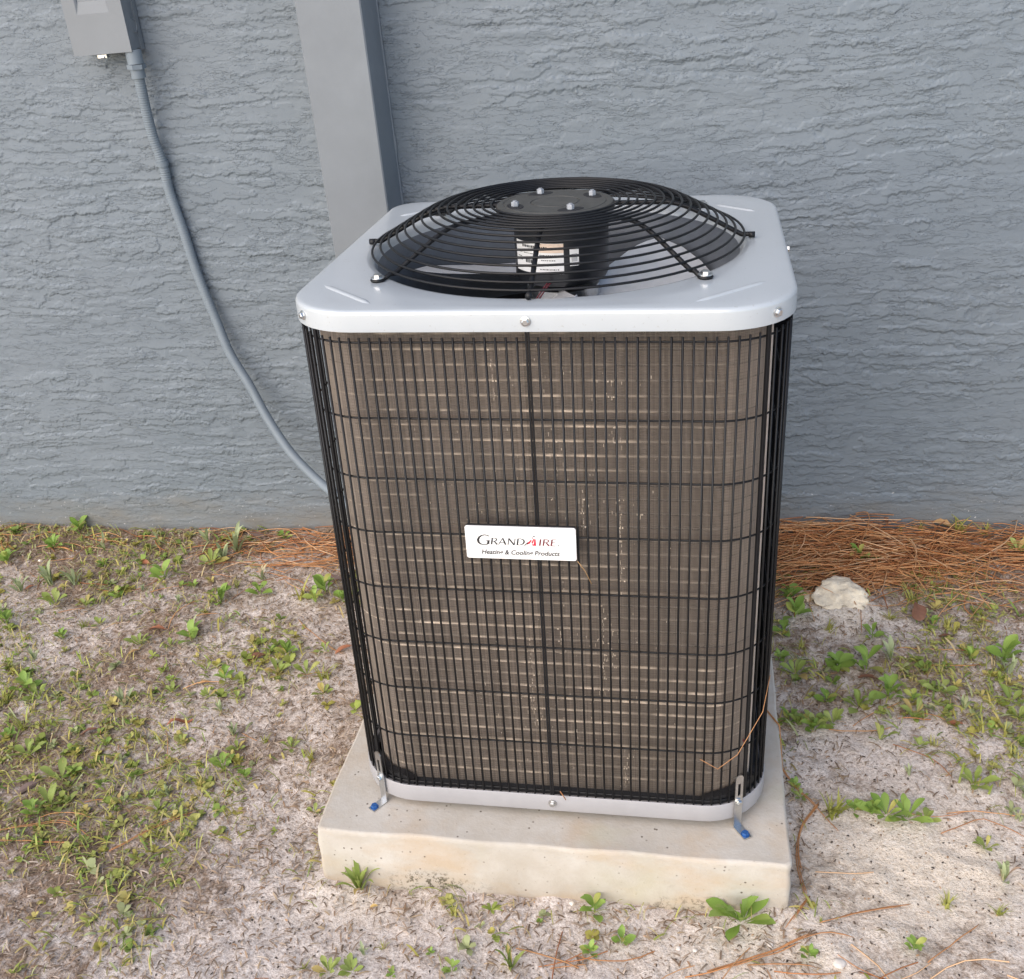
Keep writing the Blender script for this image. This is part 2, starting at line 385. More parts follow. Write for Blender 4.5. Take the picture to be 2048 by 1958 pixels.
def gz(x, y): return float(hground(np.array([x]), np.array([y]))[0])

# ------------------------------------------------------------------ stucco wall
def sstep(x,a,b):
    t=np.clip((x-a)/(b-a),0,1); return t*t*(3-2*t)
def stucco(x, z):
    # plaster dragged by the trowel: ragged islands and lips, long sideways
    jx = .005*fbm(x*60, z*60, 66, 2); jz = .0062*fbm(x*66, z*60, 67, 3, .6)+.0022*fbm(x*200, z*170, 68, 2)
    sl = .05*fbm(x*1.3, z*1.3, 69, 2)
    X = x+jx; Zz = z+jz+.006*fbm(x*9, z*14, 63, 2)+sl*(x*.6)
    busy = np.clip((fbm(x*4.1, z*6.5, 197, 2)+.08)*3, 0, 1)
    # flat topped islands with abrupt ragged rims
    n1 = fbm(X*9.5, Zz*50, 70, 2, .45)
    h = 1.0*sstep(n1, .06, .085)
    n2 = fbm(X*26+4, Zz*92+7, 74, 2, .4)
    h = h+.45*busy*sstep(n2, .17, .21)
    n3 = fbm(X*75+4, Zz*95+7, 174, 2, .4)
    h = h+.25*busy*sstep(n3, .30, .38)
    # overlapping lips with their drop facing down
    s = Zz*39+1.3*fbm(x*2.3, z*7, 77, 2); k = np.floor(s); f = s-k
    am = np.clip((vnoise(X*9+k*13.7, k*3.1, 78)*.8+vnoise(X*28+k*7.7, k*5.3, 79)*.4-.48)*7, 0, 1)
    h = h+1.0*am*np.clip(1-f*1.1, 0, 1)
    # smooth and busy zones
    zone = np.clip(1.1-1.25*np.clip((fbm(x*3.6, z*8, 97, 3)-.08)*2.4, 0, 1), .35, 1)
    sp = np.clip((fbm(x*5, z*9, 90, 2)-.05)*2.5, 0, 1)*np.clip(fbm(X*75, Zz*120, 92, 3)+.1, 0, 1)
    h = (h+.25*sp)*zone
    h = h*np.clip((z-.085)/.09, .35, 1)
    return .0018*h+.0007*fbm(x*9, z*9, 95, 3)
wx = axis(-7, 7, -1.62, .94, .0018); wz = axis(-.4, 3.0, .06, 1.36, .0018)
XW, ZW = np.meshgrid(wx, wz)
YY = YW-stucco(XW, ZW)
wall_o = link('stucco_wall', grid_mesh('stucco_wall', np.stack([XW,YY,ZW], -1), M_WALL))
mb = MB(); mb.box(-7, 7, YW+.02, YW+.25, -.4, 3.0)
part('wall_core', mb, M_WALL, wall_o)
tag(wall_o, 'grey painted stucco house wall with ragged trowelled texture', 'wall')

# pilaster / boxed chase
def bevelbox(x0, x1, y0, y1, z0, z1, b=.003):
    m = MB()
    def ring(z, i): return [(x0+i,y0+i+b,z),(x0+i+b,y0+i,z),(x1-i-b,y0+i,z),(x1-i,y0+i+b,z),(x1-i,y1-i-b,z),(x1-i-b,y1-i,z),(x0+i+b,y1-i,z),(x0+i,y1-i-b,z)]
    m.loft([ring(z0,b), ring(z0+b,0), ring(z1-b,0), ring(z1,b)], True, True, True); return m
pil = part('pilaster', bevelbox(-.531, -.4015, .543, .668, -.05, 2.9, .0025), M_TRIM)
tag(pil, 'smooth grey painted square pilaster on the stucco wall behind the unit', 'pilaster')
cq = MB()
for i in range(60):
    pass
pts = [(-.4035+random.uniform(-.0012,.0012), .654+random.uniform(-.001,.001), z) for z in np.arange(.02, 2.0, .03)]
cq.tube(pts, [.0048+random.uniform(-.0014,.0014) for _ in pts], 6)
part('caulk_bead', cq, M_TRIM, pil, smooth=True)

# ------------------------------------------------------------------ disconnect box and conduit
box = root('disconnect_box', 'small grey electrical disconnect box on the wall at upper left', 'electrical box', Matrix.Translation((-.973,.655,1.2295)))
BW, BH, BD = .064, .26, .060
m = MB(); m.box(-BW+.003, BW-.003, -BD+.003, 0, .004, BH)
part('body', m, M_BOXP, box)
m = MB()      # hinged cover with a pressed handle recess
x0, x1, z0, z1 = -BW, BW, 0., BH+.006; rx0, rx1, rz0, rz1 = -.036, .034, .076, .15
yf = -BD-.002; t = .026; rd = .016
o_ = [(x0,yf,z0),(x1,yf,z0),(x1,yf,z1),(x0,yf,z1)]; i_ = [(rx0,yf,rz0),(rx1,yf,rz0),(rx1,yf,rz1),(rx0,yf,rz1)]
d_ = [(rx0+.004,yf+rd*.2,rz0+.016),(rx1-.004,yf+rd*.2,rz0+.016),(rx1-.006,yf+rd,rz1-.01),(rx0+.006,yf+rd,rz1-.01)]
bk = [(p[0],yf+t,p[2]) for p in o_]
v = o_+i_+d_+bk
f = []
for k in range(4):
    n = (k+1) % 4
    f += [(k,n,4+n,4+k),(4+k,4+n,8+n,8+k),(n,k,12+k,12+n)]
f += [(8,9,10,11)]
m.add(v, f); part('cover', m, M_BOXP, box)
m = MB(); m.box(-.010,.010,-BD-.008,-BD+.004,-.007,-.001); m.tube([(-.006,-BD-.004,-.004),(-.003,-BD-.010,-.006),(.004,-BD-.010,-.006),(.007,-BD-.004,-.004)], .0018, 6)
part('hasp', m, M_STEEL, box, label='bright steel hasp under the cover')
m = MB(); KM = Matrix.Translation((BW-.002,-.028,.047)) @ Matrix.Rotation(R_(90),4,'Y')
m.lathe([(.0135,0),(.0135,.0016),(.0118,.0022),(.0112,.0010),(.0,.0012)], 22, KM, False)
part('knockout', m, M_BOXP, box, angle=40)
m = MB(); m.box(BW-.0035, BW-.001, -.016, -.002, .0, BH)
part('side_flange', m, M_BOXP, box)

cpts = [(-.916,.612,1.222),(-.916,.612,1.191),(-.924,.625,1.119),(-.927,.635,1.056),(-.9225,.642,.999),(-.923,.645,.938),(-.911,.645,.85),(-.899,.643,.752),(-.874,.635,.645),(-.853,.625,.568),(-.814,.61,.494),(-.777,.59,.419),(-.726,.56,.349),(-.668,.53,.299),(-.60,.485,.268),(-.53,.43,.258),(-.44,.36,.26),(-.34,.29,.27)]
def spline(P, step):
    P = [Vector(p) for p in P]; out = []
    for i in range(len(P)-1):
        a, b, c, d = P[max(i-1,0)], P[i], P[i+1], P[min(i+2,len(P)-1)]
        n = max(2, int((c-b).length/step))
        for k in range(n):
            t = k/n; out.append(.5*((2*b)+(c-a)*t+(2*a-5*b+4*c-d)*t*t+(3*b-a-3*c+d)*t**3))
    out.append(P[-1]); return out
cond = root('flexible_conduit', 'grey flexible ribbed conduit curving from the wall box down behind the unit', 'conduit', Matrix.Identity(4))
sp = spline(cpts[1:], .0012); L = 0; rr = []
for i, p in enumerate(sp):
    if i: L += (p-sp[i-1]).length
    a = .00042 if L < .23 else .0002
    rr.append(.0108+a*math.sin(L*2*math.pi/.0050))
m = MB(); m.tube(sp, rr, 14); part('hose', m, M_COND, cond, smooth=True)
m = MB(); m.tube([(-.916,.612,1.232),(-.916,.612,1.205)], .0165, 18); m.tube([(-.916,.612,1.205),(-.9165,.6125,1.196)], .0195, 6); m.tube([(-.9165,.6125,1.197),(-.917,.6135,1.178)], .0145, 18)
part('connector', m, M_COND, cond, angle=40)
i = min(range(len(sp)), key=lambda k: (sp[k]-Vector((-.9225,.642,.999))).length)
m = MB(); m.tube(sp[i-4:i+4], .0128, 16); part('coupling_ring', m, M_COND, cond, angle=40)
m = MB(); m.tube(sp[i-5:i+5], .0118, 14); m.box(-.945, -.9335, .648, .6525, .993, 1.005); part('pipe_clip', m, M_STEEL if False else M_COND, cond, angle=40)

# ------------------------------------------------------------------ concrete pad
UM = Matrix.Translation((0,0,.114)) @ Matrix.Rotation(R_(1.392), 4, 'Y')
def pad_mesh():
    x0, x1, y0, y1, th = -.3812, .3627, -.388, .306, .13
    n = 70; m = MB()
    def ring(z, i, rad):
        pts = []
        for cx, cy, a0 in ((x1-rad,y0+rad,-90),(x1-rad,y1-rad,0),(x0+rad,y1-rad,90),(x0+rad,y0+rad,180)):
            for k in range(5):
                a = R_(a0+90*k/4); pts.append((cx+(rad-i)*math.cos(a), cy+(rad-i)*math.sin(a), z))
        # densify
        out = []
        for a, b in zip(pts, pts[1:]+pts[:1]):
            L = math.dist(a, b); q = max(1, int(L/.012))
            for t in range(q): out.append(tuple(a[c]+(b[c]-a[c])*t/q for c in range(3)))
        return out
    base = ring(-.012, 0, .009); k = len(base); full = []
    prof = [(0,.0042),(-.0006,.0019),(-.0022,.0004),(-.009,.0),(-.02,0),(-.035,-.001),(-.05,-.0012),(-.065,-.0015),(-.085,-.002),(-.105,-.002),(-th,-.0025)]
    for z, ins in prof:
        r = []
        for (x, y, _) in base:
            cx, cy = (x0+x1)/2, (y0+y1)/2; hx, hy = (x1-x0)/2, (y1-y0)/2
            px = x-ins*max(-1, min(1, (x-cx)/(hx-.009))); py = y-ins*max(-1, min(1, (y-cy)/(hy-.009)))
            w = .0016*math.sin(x*37+z*60)*math.sin(y*29+z*41)+.0014*float(fbm(np.array([x*40+y*33]), np.array([z*60+y*20]), 130, 3)[0])
            sc = 1 if z < -.003 else .8
            nx = (x-cx)/hx; ny = (y-cy)/hy
            if abs(ny) > abs(nx): py += w*sc*(1 if ny > 0 else -1)
            else: px += w*sc*(1 if nx > 0 else -1)
            r.append((px, py, z+.0006*math.sin(x*21+y*17)*(1 if z > -.02 else 0)))
        full.append(r)
    m.loft(full, True, False, True)
    # trowelled top
    a = full[0]; cx, cy = (x0+x1)/2, (y0+y1)/2; inner = []
    for s in (.97, .8, .5, .2, .02):
        inner.append([(cx+(p[0]-cx)*s, cy+(p[1]-cy)*s, .0008*math.sin(p[0]*s*9)*math.cos(p[1]*s*11)) for p in a])
    m.loft([a]+inner, True, False, True)
    return m
padm = pad_mesh().mesh('concrete_pad', M_CONC, angle=50)
pad = link('concrete_pad', padm); pad.matrix_world = UM
tag(pad, 'pale cast concrete slab under the air conditioner', 'concrete pad')

# ------------------------------------------------------------------ condenser
AC = root('condenser_unit', 'outdoor air conditioner condenser with black wire guard and fan on top', 'air conditioner', UM)
H = .8413
CX0, CX1, CY0, CY1 = -.33, .33, -.33, .30
def outline(x0, x1, y0, y1, rads, na=10, step=.03):
    """counter clockwise from the front edge; rads: front-left, front-right, back-right, back-left"""
    fl, fr, br, bl = rads; pts = []
    for (cx, cy, r, a0) in ((x1-fr,y0+fr,fr,-90),(x1-br,y1-br,br,0),(x0+bl,y1-bl,bl,90),(x0+fl,y0+fl,fl,180)):
        for k in range(na+1):
            a = R_(a0+90*k/na); pts.append((cx+r*math.cos(a), cy+r*math.sin(a)))
    out = []
    for a, b in zip(pts, pts[1:]+pts[:1]):
        L = math.dist(a, b)
        if L < 1e-6: continue
        q = max(1, int(L/step+.5))
        for t in range(q): out.append((a[0]+(b[0]-a[0])*t/q, a[1]+(b[1]-a[1])*t/q))
    return out
RAD = (.10,.10,.10,.048)
def inset_outline(i, n=None, base=(CX0,CX1,CY0,CY1)):
    return outline(base[0]+i, base[1]-i, base[2]+i, base[3]-i, [max(r-i,.004) for r in RAD], 10, 99)
OUT0 = inset_outline(0)
def dens(P, q):
    out = []
    for a, b in zip(P, P[1:]+P[:1]):
        n = q if math.dist(a, b) > .05 else 1
        for t in range(n): out.append((a[0]+(b[0]-a[0])*t/n, a[1]+(b[1]-a[1])*t/n))
    return out
def orng(i, z, base=(CX0,CX1,CY0,CY1)): return [(x,y,z) for x, y in dens(inset_outline(i, base=base), 14)]
HC = (-.004, -.001); HR = .2735
def hole(r, z, ref):
    return [(HC[0]+r*math.cos(a), HC[1]+r*math.sin(a), z) for a in (math.atan2(y-HC[1], x-HC[0]) for x, y, _ in ref)]
m = MB(); ref = orng(0, 0)
hr = lambda r, z: hole(r, z, ref)
def mid(a, b, t): return [tuple(p[c]+(q[c]-p[c])*t for c in range(3)) for p, q in zip(a, b)]
edge = orng(.0075, H); hl = hr(HR+.012, H)
rings = [hr(HR-.004, H-.0155), hr(HR-.0015, H-.010), hr(HR+.001, H-.005), hr(HR+.005, H-.0014), hl, mid(hl, edge, .4), mid(hl, edge, .75), edge,
         orng(.0042, H-.0005), orng(.0019, H-.0016), orng(.0005, H-.0034), orng(0, H-.0056), orng(0, H-.0280), orng(.0015, H-.0284), orng(.0018, H-.018)]
m.loft(rings); cap = part('top_cap', m, M_CAP, AC, angle=60)
def rib(a, b, w=.0052, h=.0022):
    a = Vector(a); b = Vector(b); d = (b-a).normalized(); n = Vector((-d.y, d.x)); m = MB(); rr = []
    for k in range(9):
        t = k/8; e = math.sin(math.pi*min(1, max(.02, min(t, 1-t)*7+.02))/2)
        p = a+(b-a)*t
        rr.append([(p.x+n.x*w*s*e, p.y+n.y*w*s*e, H-.0003+hh*h*e) for s, hh in ((-1,-.2),(-.75,.55),(-.3,.95),(.3,.95),(.75,.55),(1,-.2))])
    m.loft(rr, False); return m
for a, b in (((-.300,-.213),(-.208,-.300)),((.202,-.303),(.293,-.218)),((.232,.220),(.296,.167)),((-.298,.19),(-.235,.245))):
    part('stiffening_rib', rib(a, b), M_CAP, cap, smooth=True)
def screw_mesh(name='screw', hr_=.0045, wr=.0066, mat=None):
    m = MB(); m.lathe([(wr,0),(wr,.0012),(hr_*1.15,.0016)], 14); m.lathe([(hr_*1.05,.0012),(hr_,.0048),(hr_*.8,.0054)], 6)
    return m.mesh(name, mat or M_STEEL, angle=35)
SCREW = screw_mesh()
def place(name, me, parent, loc, normal, **k):
    return link(name, me, parent, loc, Vector(normal).to_track_quat('Z','Y').to_euler(), **k)
c45 = .7071
for loc, nr in (((-.003,-.3305,.827),(0,-1,0)),((-.3017,-.2996,.827),(-c45,-c45,0)),((.3017,-.2996,.827),(c45,-c45,0)),((.3305,-.01,.827),(1,0,0)),((-.3305,-.01,.827),(-1,0,0))):
    place('screw', SCREW, cap, loc, nr)

# venturi shroud, interior, motor, blades
m = MB(); n = 72
m.lathe([(HR-.0035,H-.014),(HR-.016,H-.026),(HR-.022,H-.06),(HR-.022,H-.15)], n, Matrix.Translation((HC[0],HC[1],0)), False)
part('fan_shroud', m, M_SHROUD, AC, smooth=True)
m = MB(); m.lathe([(HR-.022,H-.15),(HR-.022,.615)], n, Matrix.Translation((HC[0],HC[1],0)), False); part('interior_shade_tube', m, M_DARK, AC, smooth=True)  # added dark cylinder hides the coil and paints the interior's shade
m = MB(); m.lathe([(HR-.023,.62),(.01,.62)], 40, Matrix.Translation((HC[0],HC[1],0)), True)
part('interior_shade_disc', m, M_DARK, AC)  # added dark disc, painted shade in place of the depth below the fan
MC = (.004, -.004)
mot = root('fan_motor', None, None); mot.parent = AC; mot.location = (MC[0], MC[1], 0)
m = MB(); m.lathe([(.030,.892),(.060,.888),(.0705,.880),(.0705,.800),(.066,.792),(.045,.786),(.012,.783),(.012,.74)], 40)
part('housing', m, M_MOTOR, mot, angle=40)
def curved(a0, a1, z0, z1, r, n=10):
    m = MB(); rr = []
    for k in range(n+1):
        a = R_(a0+(a1-a0)*k/n); rr.append([(r*math.cos(a), r*math.sin(a), z0), (r*math.cos(a), r*math.sin(a), z1)])
    m.loft(rr, False); return m
lab = part('rating_label', curved(209, 279, 0.8125, 0.8570, .0712), M_WHITE, mot, smooth=True)
part('label_band', curved(247, 279, 0.8435, 0.8567, .0714, 6), M_PEACH, lab, smooth=True)
m = MB()
for a0, w, z, h in ((224,22,.8575,.0035),(248,11,.8565,.004),(214,8,.8485,.0012),(226,16,.8485,.0012),(250,20,.847,.0016),(214,6,.842,.0012),(252,18,.840,.0012),(229,9,.835,.0055),(214,8,.837,.001),(250,20,.833,.0014),(272,4,.836,.001),(250,22,.8265,.0014),(228,12,.8285,.001)):
    k = 0; a = a0; z -= .0082
    while a < a0+w:
        q = random.uniform(.9, 2.2)
        r = .0715; b0, b1 = R_(a), R_(a+q)
        m.add([(r*math.cos(b0),r*math.sin(b0),z),(r*math.cos(b1),r*math.sin(b1),z),(r*math.cos(b1),r*math.sin(b1),z+h),(r*math.cos(b0),r*math.sin(b0),z+h)], [(0,1,2,3)])
        a += q+random.uniform(.5, 1.1)
part('print', m, M_INK, lab)
l2 = part('bar_label', curved(286, 297, 0.8235, 0.8505, .0712, 4), M_WHITE, mot, smooth=True)
m = MB()
for z in np.arange(.8300, .8410, .0013):
    r = .0714; b0, b1 = R_(288), R_(295)
    m.add([(r*math.cos(b0),r*math.sin(b0),z),(r*math.cos(b1),r*math.sin(b1),z),(r*math.cos(b1),r*math.sin(b1),z+.0007),(r*math.cos(b0),r*math.sin(b0),z+.0007)], [(0,1,2,3)])
part('print', m, M_GINK, l2)
fan = root('fan', None, None); fan.parent = AC; fan.location = (MC[0], MC[1], .768)
m = MB(); m.lathe([(.055,.012),(.055,-.004),(.012,-.008)], 24); part('hub', m, M_STEEL, fan, angle=30)
def blade():
    m = MB(); rr = []
    for i in range(9):
        r = .045+.195*i/8; row = []
        w = R_(26+16*math.sin(i/8*2.4))
        for j in range(7):
            a = -w+2*w*j/6+R_(10)*i/8
            row.append((r*math.cos(a), r*math.sin(a), .026*math.sin((a-R_(10)*i/8)/w*1.25)*(.5+.5*i/8)+.004*math.cos(j)))
        rr.append(row)
    m.loft(rr, False); me = m.mesh('blade', M_ALU, smooth=True); return me
BL = blade()
for a in (8, 128, 248):
    link('blade', BL, fan, (0,0,0), (0,0,R_(a)))
m = MB(); m.tube([(.02,-.245,.80),(.034,-.20,.806),(.043,-.17,.81)], .0014, 6)
part('tie_tail', m, M_WHITE, AC, smooth=True)
for dx in (0, .004):
    m = MB(); m.tube(spline([(-.02+dx,-.245,.79),(-.017+dx,-.20,.80),(-.012+dx,-.10,.80),(-.006+dx,-.06,.80)], .01), .0012, 5)
    part('motor_lead', m, M_DRED, AC, smooth=True)

# fan guard
fg = root('fan_guard', None, None); fg.parent = AC; fg.location = (HC[0], HC[1], 0)
def gprof(r): return float(np.interp(r, [.08,.165,.172,.185,.198,.211,.237,.263,.2755,.30], [.9018,.9012,.9002,.8965,.8915,.885,.871,.8565,.8500,.838]))
NR = 15
for i in range(NR):
    r = .0950+(.2755-.0950)*i/(NR-1)
    z = gprof(r)
    m = MB(); m.tube([(r*math.cos(2*math.pi*k/80), r*math.sin(2*math.pi*k/80), z) for k in range(80)], .0018, 7, closed=True)
    part('ring', m, M_BLACK, fg, smooth=True)
def spoke(eye):
    m = MB(); P = [(r, 0, gprof(r)-.0048) for r in np.linspace(.07, .272, 16)]
    if eye: P += [(.279,0,.8475),(.284,0,.8445),(.289,0,.8435)]
    else: P += [(.280,0,.8475),(.288,0,.8465)]
    m.tube(P, .0036 if not eye else .0034, 8)
    if eye:
        m.tube([(.2975+.0082*math.cos(a), .0082*math.sin(a), .8437) for a in np.linspace(math.pi, 3*math.pi, 17)[:-1]], .0026, 6, closed=True)
    else: m.lathe([(.0046,0),(.0046,.009)], 10, Matrix.Translation((.2815,0,.8465)) @ Matrix.Rotation(R_(90),4,'Y'))
    return m.mesh('spoke', M_BLACK, smooth=True)
SE, SP = spoke(True), spoke(False)
for k in range(8):
    eye = k % 2 == 1; ang = {1:44, 3:139, 5:221.5, 7:317.5}.get(k, 45*k)
    link('spoke', SE if eye else SP, fg, (0,0,0), (0,0,R_(ang)))
    if eye:
        b_ = R_(ang); link('foot_screw', screw_mesh('foot_screw', .0062, .0098) if k == 1 else bpy.data.meshes['foot_screw'], fg, (.2975*math.cos(b_), .2975*math.sin(b_), .8462))
m = MB(); m.lathe([(.002,.9012),(.034,.9012),(.0348,.9000),(.0360,.9000),(.0368,.9012),(.0745,.9012),(.0755,.9002),(.0770,.9002),(.0780,.9010),(.0855,.9004),(.0880,.898),(.0885,.893)], 56)
hub = part('hub_plate', m, M_HUB, fg, angle=30)
for k, a in enumerate((118, 33, 207, 298)):
    p = Vector((.062*math.cos(R_(a)), .062*math.sin(R_(a)), .9012)); d_ = Vector((-math.sin(R_(a)), math.cos(R_(a)), 0))
    m = MB(); m.lathe([(.0135,.0),(.013,.0006),(.0125,.0008)], 16, Matrix.Translation(p) @ Matrix.Rotation(R_(a+90),4,'Z') @ Matrix.Diagonal((1.5,.85,1,1)))
    part('recess_shade', m, M_BLKP, hub)  # black disc on top of the plate paints the dark of a recess
    m = MB(); m.lathe([(.0056,-.002),(.0056,.0062),(.0049,.0072)], 6, Matrix.Translation(p) @ Matrix.Rotation(R_(a*3),4,'Z')); m.lathe([(.0030,.007),(.0030,.0086)], 10, Matrix.Translation(p))
    part('mounting_bolt', m, M_NUT, hub, angle=40)

# coil with fins
def path_out(i, base=(CX0,CX1,CY0,CY1), n=14, step=.02):
    return outline(base[0]+i, base[1]-i, base[2]+i, base[3]-i, [max(r-i,.01) for r in RAD], n, step)
def arclen(P, closed=True):
    Q = [Vector((p[0],p[1],0)) for p in P]
    if closed: Q.append(Q[0])
    s = [0]
    for a, b in zip(Q, Q[1:]): s.append(s[-1]+(b-a).length)
    return Q, s
def at(Q, S, d):
    import bisect
    d = max(0, min(S[-1]-1e-6, d)); i = max(0, min(len(Q)-2, bisect.bisect_right(S, d)-1))
    t = (d-S[i])/max(1e-9, S[i+1]-S[i]); p = Q[i].lerp(Q[i+1], t); u = (Q[i+1]-Q[i]).normalized()
    return p, u
# coil: from the front-right corner along front, left and back
CI = .026
pc = path_out(CI)
# rotate the list so that it starts at the right end of the coil (part-way round the front-right corner)
k0 = min(range(len(pc)), key=lambda k: math.dist(pc[k], (.3035-.012, -.2635)))
pc = pc[k0:]+pc[:k0]
k1 = min(range(len(pc)), key=lambda k: math.dist(pc[k], (.30, .18)))
loop = pc[k1:]+[pc[0]]           # back-right corner -> back -> left -> front -> front-right corner
QC, SCn = arclen(loop, False)
ZB, ZT = .046, .8235
coil = root('coil', None, None); coil.parent = AC
m = MB(); rr = []
for q in range(len(QC)):
    p, u = at(QC, SCn, SCn[q]); nrm = Vector((u.y, -u.x, 0))
    a = p-nrm*.006; b = p-nrm*(.0105 if p.y > .15 else .030)
    rr.append([(a.x,a.y,ZB),(a.x,a.y,ZT),(b.x,b.y,ZT),(b.x,b.y,ZB)])
m.loft(rr, True, True, True); part('fin_pack', m, M_COILB, coil)
vn1 = lambda q: float(vnoise(np.array([q]), np.array([.5]), 401)[0])
fc = []
fv = []; ff = []; pitch = .00150; k = 0; d = 0
while d < SCn[-1]:
    p, u = at(QC, SCn, d); nrm = Vector((u.y, -u.x, 0)); h = u*.00028
    jit = random.uniform(-.0002, .0002); o = p+nrm*(jit-.0004); b = p-nrm*.0065
    q = [(b-h), (o-h), (o+h), (b+h)]; z0 = ZB; z1 = ZT
    base_ = len(fv); tn = random.choice((.8,.9,1.,1.,1.,1.1,1.2))*(.9+.2*vn1(d*30)); fc += [(.262*tn,.222*tn,.188*tn,1)]*8
    for z in (z0, z1): fv += [(w.x, w.y, z) for w in q]
    ff += [(base_, base_+1, base_+5, base_+4), (base_+1, base_+2, base_+6, base_+5), (base_+2, base_+3, base_+7, base_+6)]
    d += pitch
fo = link('cooling_fins', soup('cooling_fins', np.array(fv), np.array(ff), M_FIN, np.array(fc)), coil); fo['kind'] = 'stuff'
rt = np.random.default_rng(5)
for z in np.arange(.781-.0215*33, ZT-.005, .0215):
    dd = np.arange(0, SCn[-1], .0125); n_ = len(dd); tv = []; tf = []; tc = []; row = .75+.5*rt.random()
    for q, d in enumerate(dd):
        p, u = at(QC, SCn, d); nrm = Vector((u.y, -u.x, 0))
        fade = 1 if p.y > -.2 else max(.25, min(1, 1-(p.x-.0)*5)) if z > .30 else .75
        b_ = row*fade*rt.choice((.45,.7,.9,1.15,1.6))*(.35+1.15*float(vnoise(np.array([d*5.]), np.array([z*9.]), 402)[0])); p = p-nrm*.0032  # segment tint mixes random dirt with painted glints, dimmer to the right
        for j in range(6):
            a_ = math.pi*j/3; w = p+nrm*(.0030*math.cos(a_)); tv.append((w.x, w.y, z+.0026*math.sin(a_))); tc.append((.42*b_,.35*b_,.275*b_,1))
        if q:
            for j in range(6): tf.append(((q-1)*6+j, (q-1)*6+(j+1)%6, q*6+(j+1)%6, q*6+j))
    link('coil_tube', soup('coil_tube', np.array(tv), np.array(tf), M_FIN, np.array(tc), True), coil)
# flat dark bands paint the shading of a ripple pressed across the fins
rv = []; rf = []; rc_ = []; S2 = np.arange(0, SCn[-1], .012)
PU = [at(QC, SCn, d) for d in S2]
for z in np.arange(ZB+.004, ZT-.002, .0043):
    o_ = len(rv); sh = random.uniform(.6, 1.1)
    for p, u in PU:
        nrm = Vector((u.y, -u.x, 0)); w = p-nrm*.0009
        rv += [(w.x,w.y,z-.00055),(w.x,w.y,z+.00055)]; rc_ += [(.10*sh,.082*sh,.066*sh,1)]*2
    for q in range(len(PU)-1): rf.append((o_+2*q, o_+2*q+2, o_+2*q+3, o_+2*q+1))
rp = link('ripple_shade_bands', soup('ripple_shade_bands', np.array(rv), np.array(rf), M_FIN, np.array(rc_)), coil); rp['kind'] = 'stuff'
BENT = [(.1,.74,.712),(-.054,.746,.711),(.024,.662,.595),(.109,.566,.431),(.058,.58,.51),(.082,.396,.234),(-.027,.329,.169),(.111,.13,.055),(-.055,.78,.753),(.1,.684,.641),(.135,.56,.529),(-.089,.497,.473),(.095,.36,.29),(.02,.35,.30)]
bv = []; bf = []
def sliver(x, z, w, h, lean, yo):
    o = len(bv); y = CY0+CI-.0012-yo
    bv.extend([(x-w,y,z),(x+w,y,z),(x+w+lean,y,z+h),(x-w+lean,y,z+h)]); bf.append((o,o+1,o+2,o+3))
for x, za, zb in BENT:
    z = zb
    while z < za:
        h = random.uniform(.002, .008)
        if random.random() < .5: sliver(x+random.uniform(-.0010,.0010), z, random.uniform(.0002,.0004), h, random.uniform(-.0005,.0005), .0004)
        if random.random() < .25: sliver(x+random.choice((-1,1))*random.uniform(.003,.012), z, .00025, h, 0, .0004)
        z += h*1.3
    for zt in np.arange(.781-.0215*33, .80, .0215):
        if zb-.004 < zt < za+.004:
            for _ in range(random.randint(1, 3)):
                sliver(x+random.uniform(-.006,.006), zt-.0012, random.uniform(.0004,.0013), random.uniform(.0018,.003), 0, 0)
for _ in range(220):
    x = random.gauss(.02, .09); z = random.uniform(.08, .79)
    if abs(x) < .27: sliver(x, z, random.uniform(.0002,.0004), random.uniform(.001,.005), 0, .0003)
b_o = link('bent_fins', soup('bent_fins', np.array(bv), np.array(bf), M_BENT), coil); b_o['kind'] = 'stuff'
pE, uE = at(QC, SCn, SCn[-1]); nE = Vector((uE.y, -uE.x, 0))
m = MB(); rr = []
for w in (0, .0045):
    q = pE+uE*w; a = q+nE*.003; b = q-nE*.030; rr.append([(a.x,a.y,ZB),(a.x,a.y,ZT),(b.x,b.y,ZT),(b.x,b.y,ZB)])
m.loft(rr, True, True, True); part('end_plate', m, M_ENDP, coil)
# near-black sheet behind the guard on the right, stands in for the dark interior
m = MB(); m.box(.268, .274, -.245, .20, .16, ZT); part('side_shade_sheet', m, M_DARK, AC)
m = MB(); m.box(.286, .289, -.262, -.18, ZB, .155); m.box(.2892, .2905, -.24, -.20, .075, .115); part('inner_panel', m, M_PALE, AC)
for q in range(2):
    m = MB(); m.tube(spline([(.29,-.275+.006*q,.14),(.293,-.262+.006*q,.11),(.294,-.262+.008*q,.08),(.293,-.27,.05)], .01), .0011, 5); part('red_wire' if q == 0 else 'dark_wire', m, M_DRED if q == 0 else M_BLACK, AC, smooth=True)

# wire guard
cg = root('coil_guard', None, None); cg.parent = AC
GI = .005
pg = path_out(GI, n=16); QG, SG = arclen(pg)
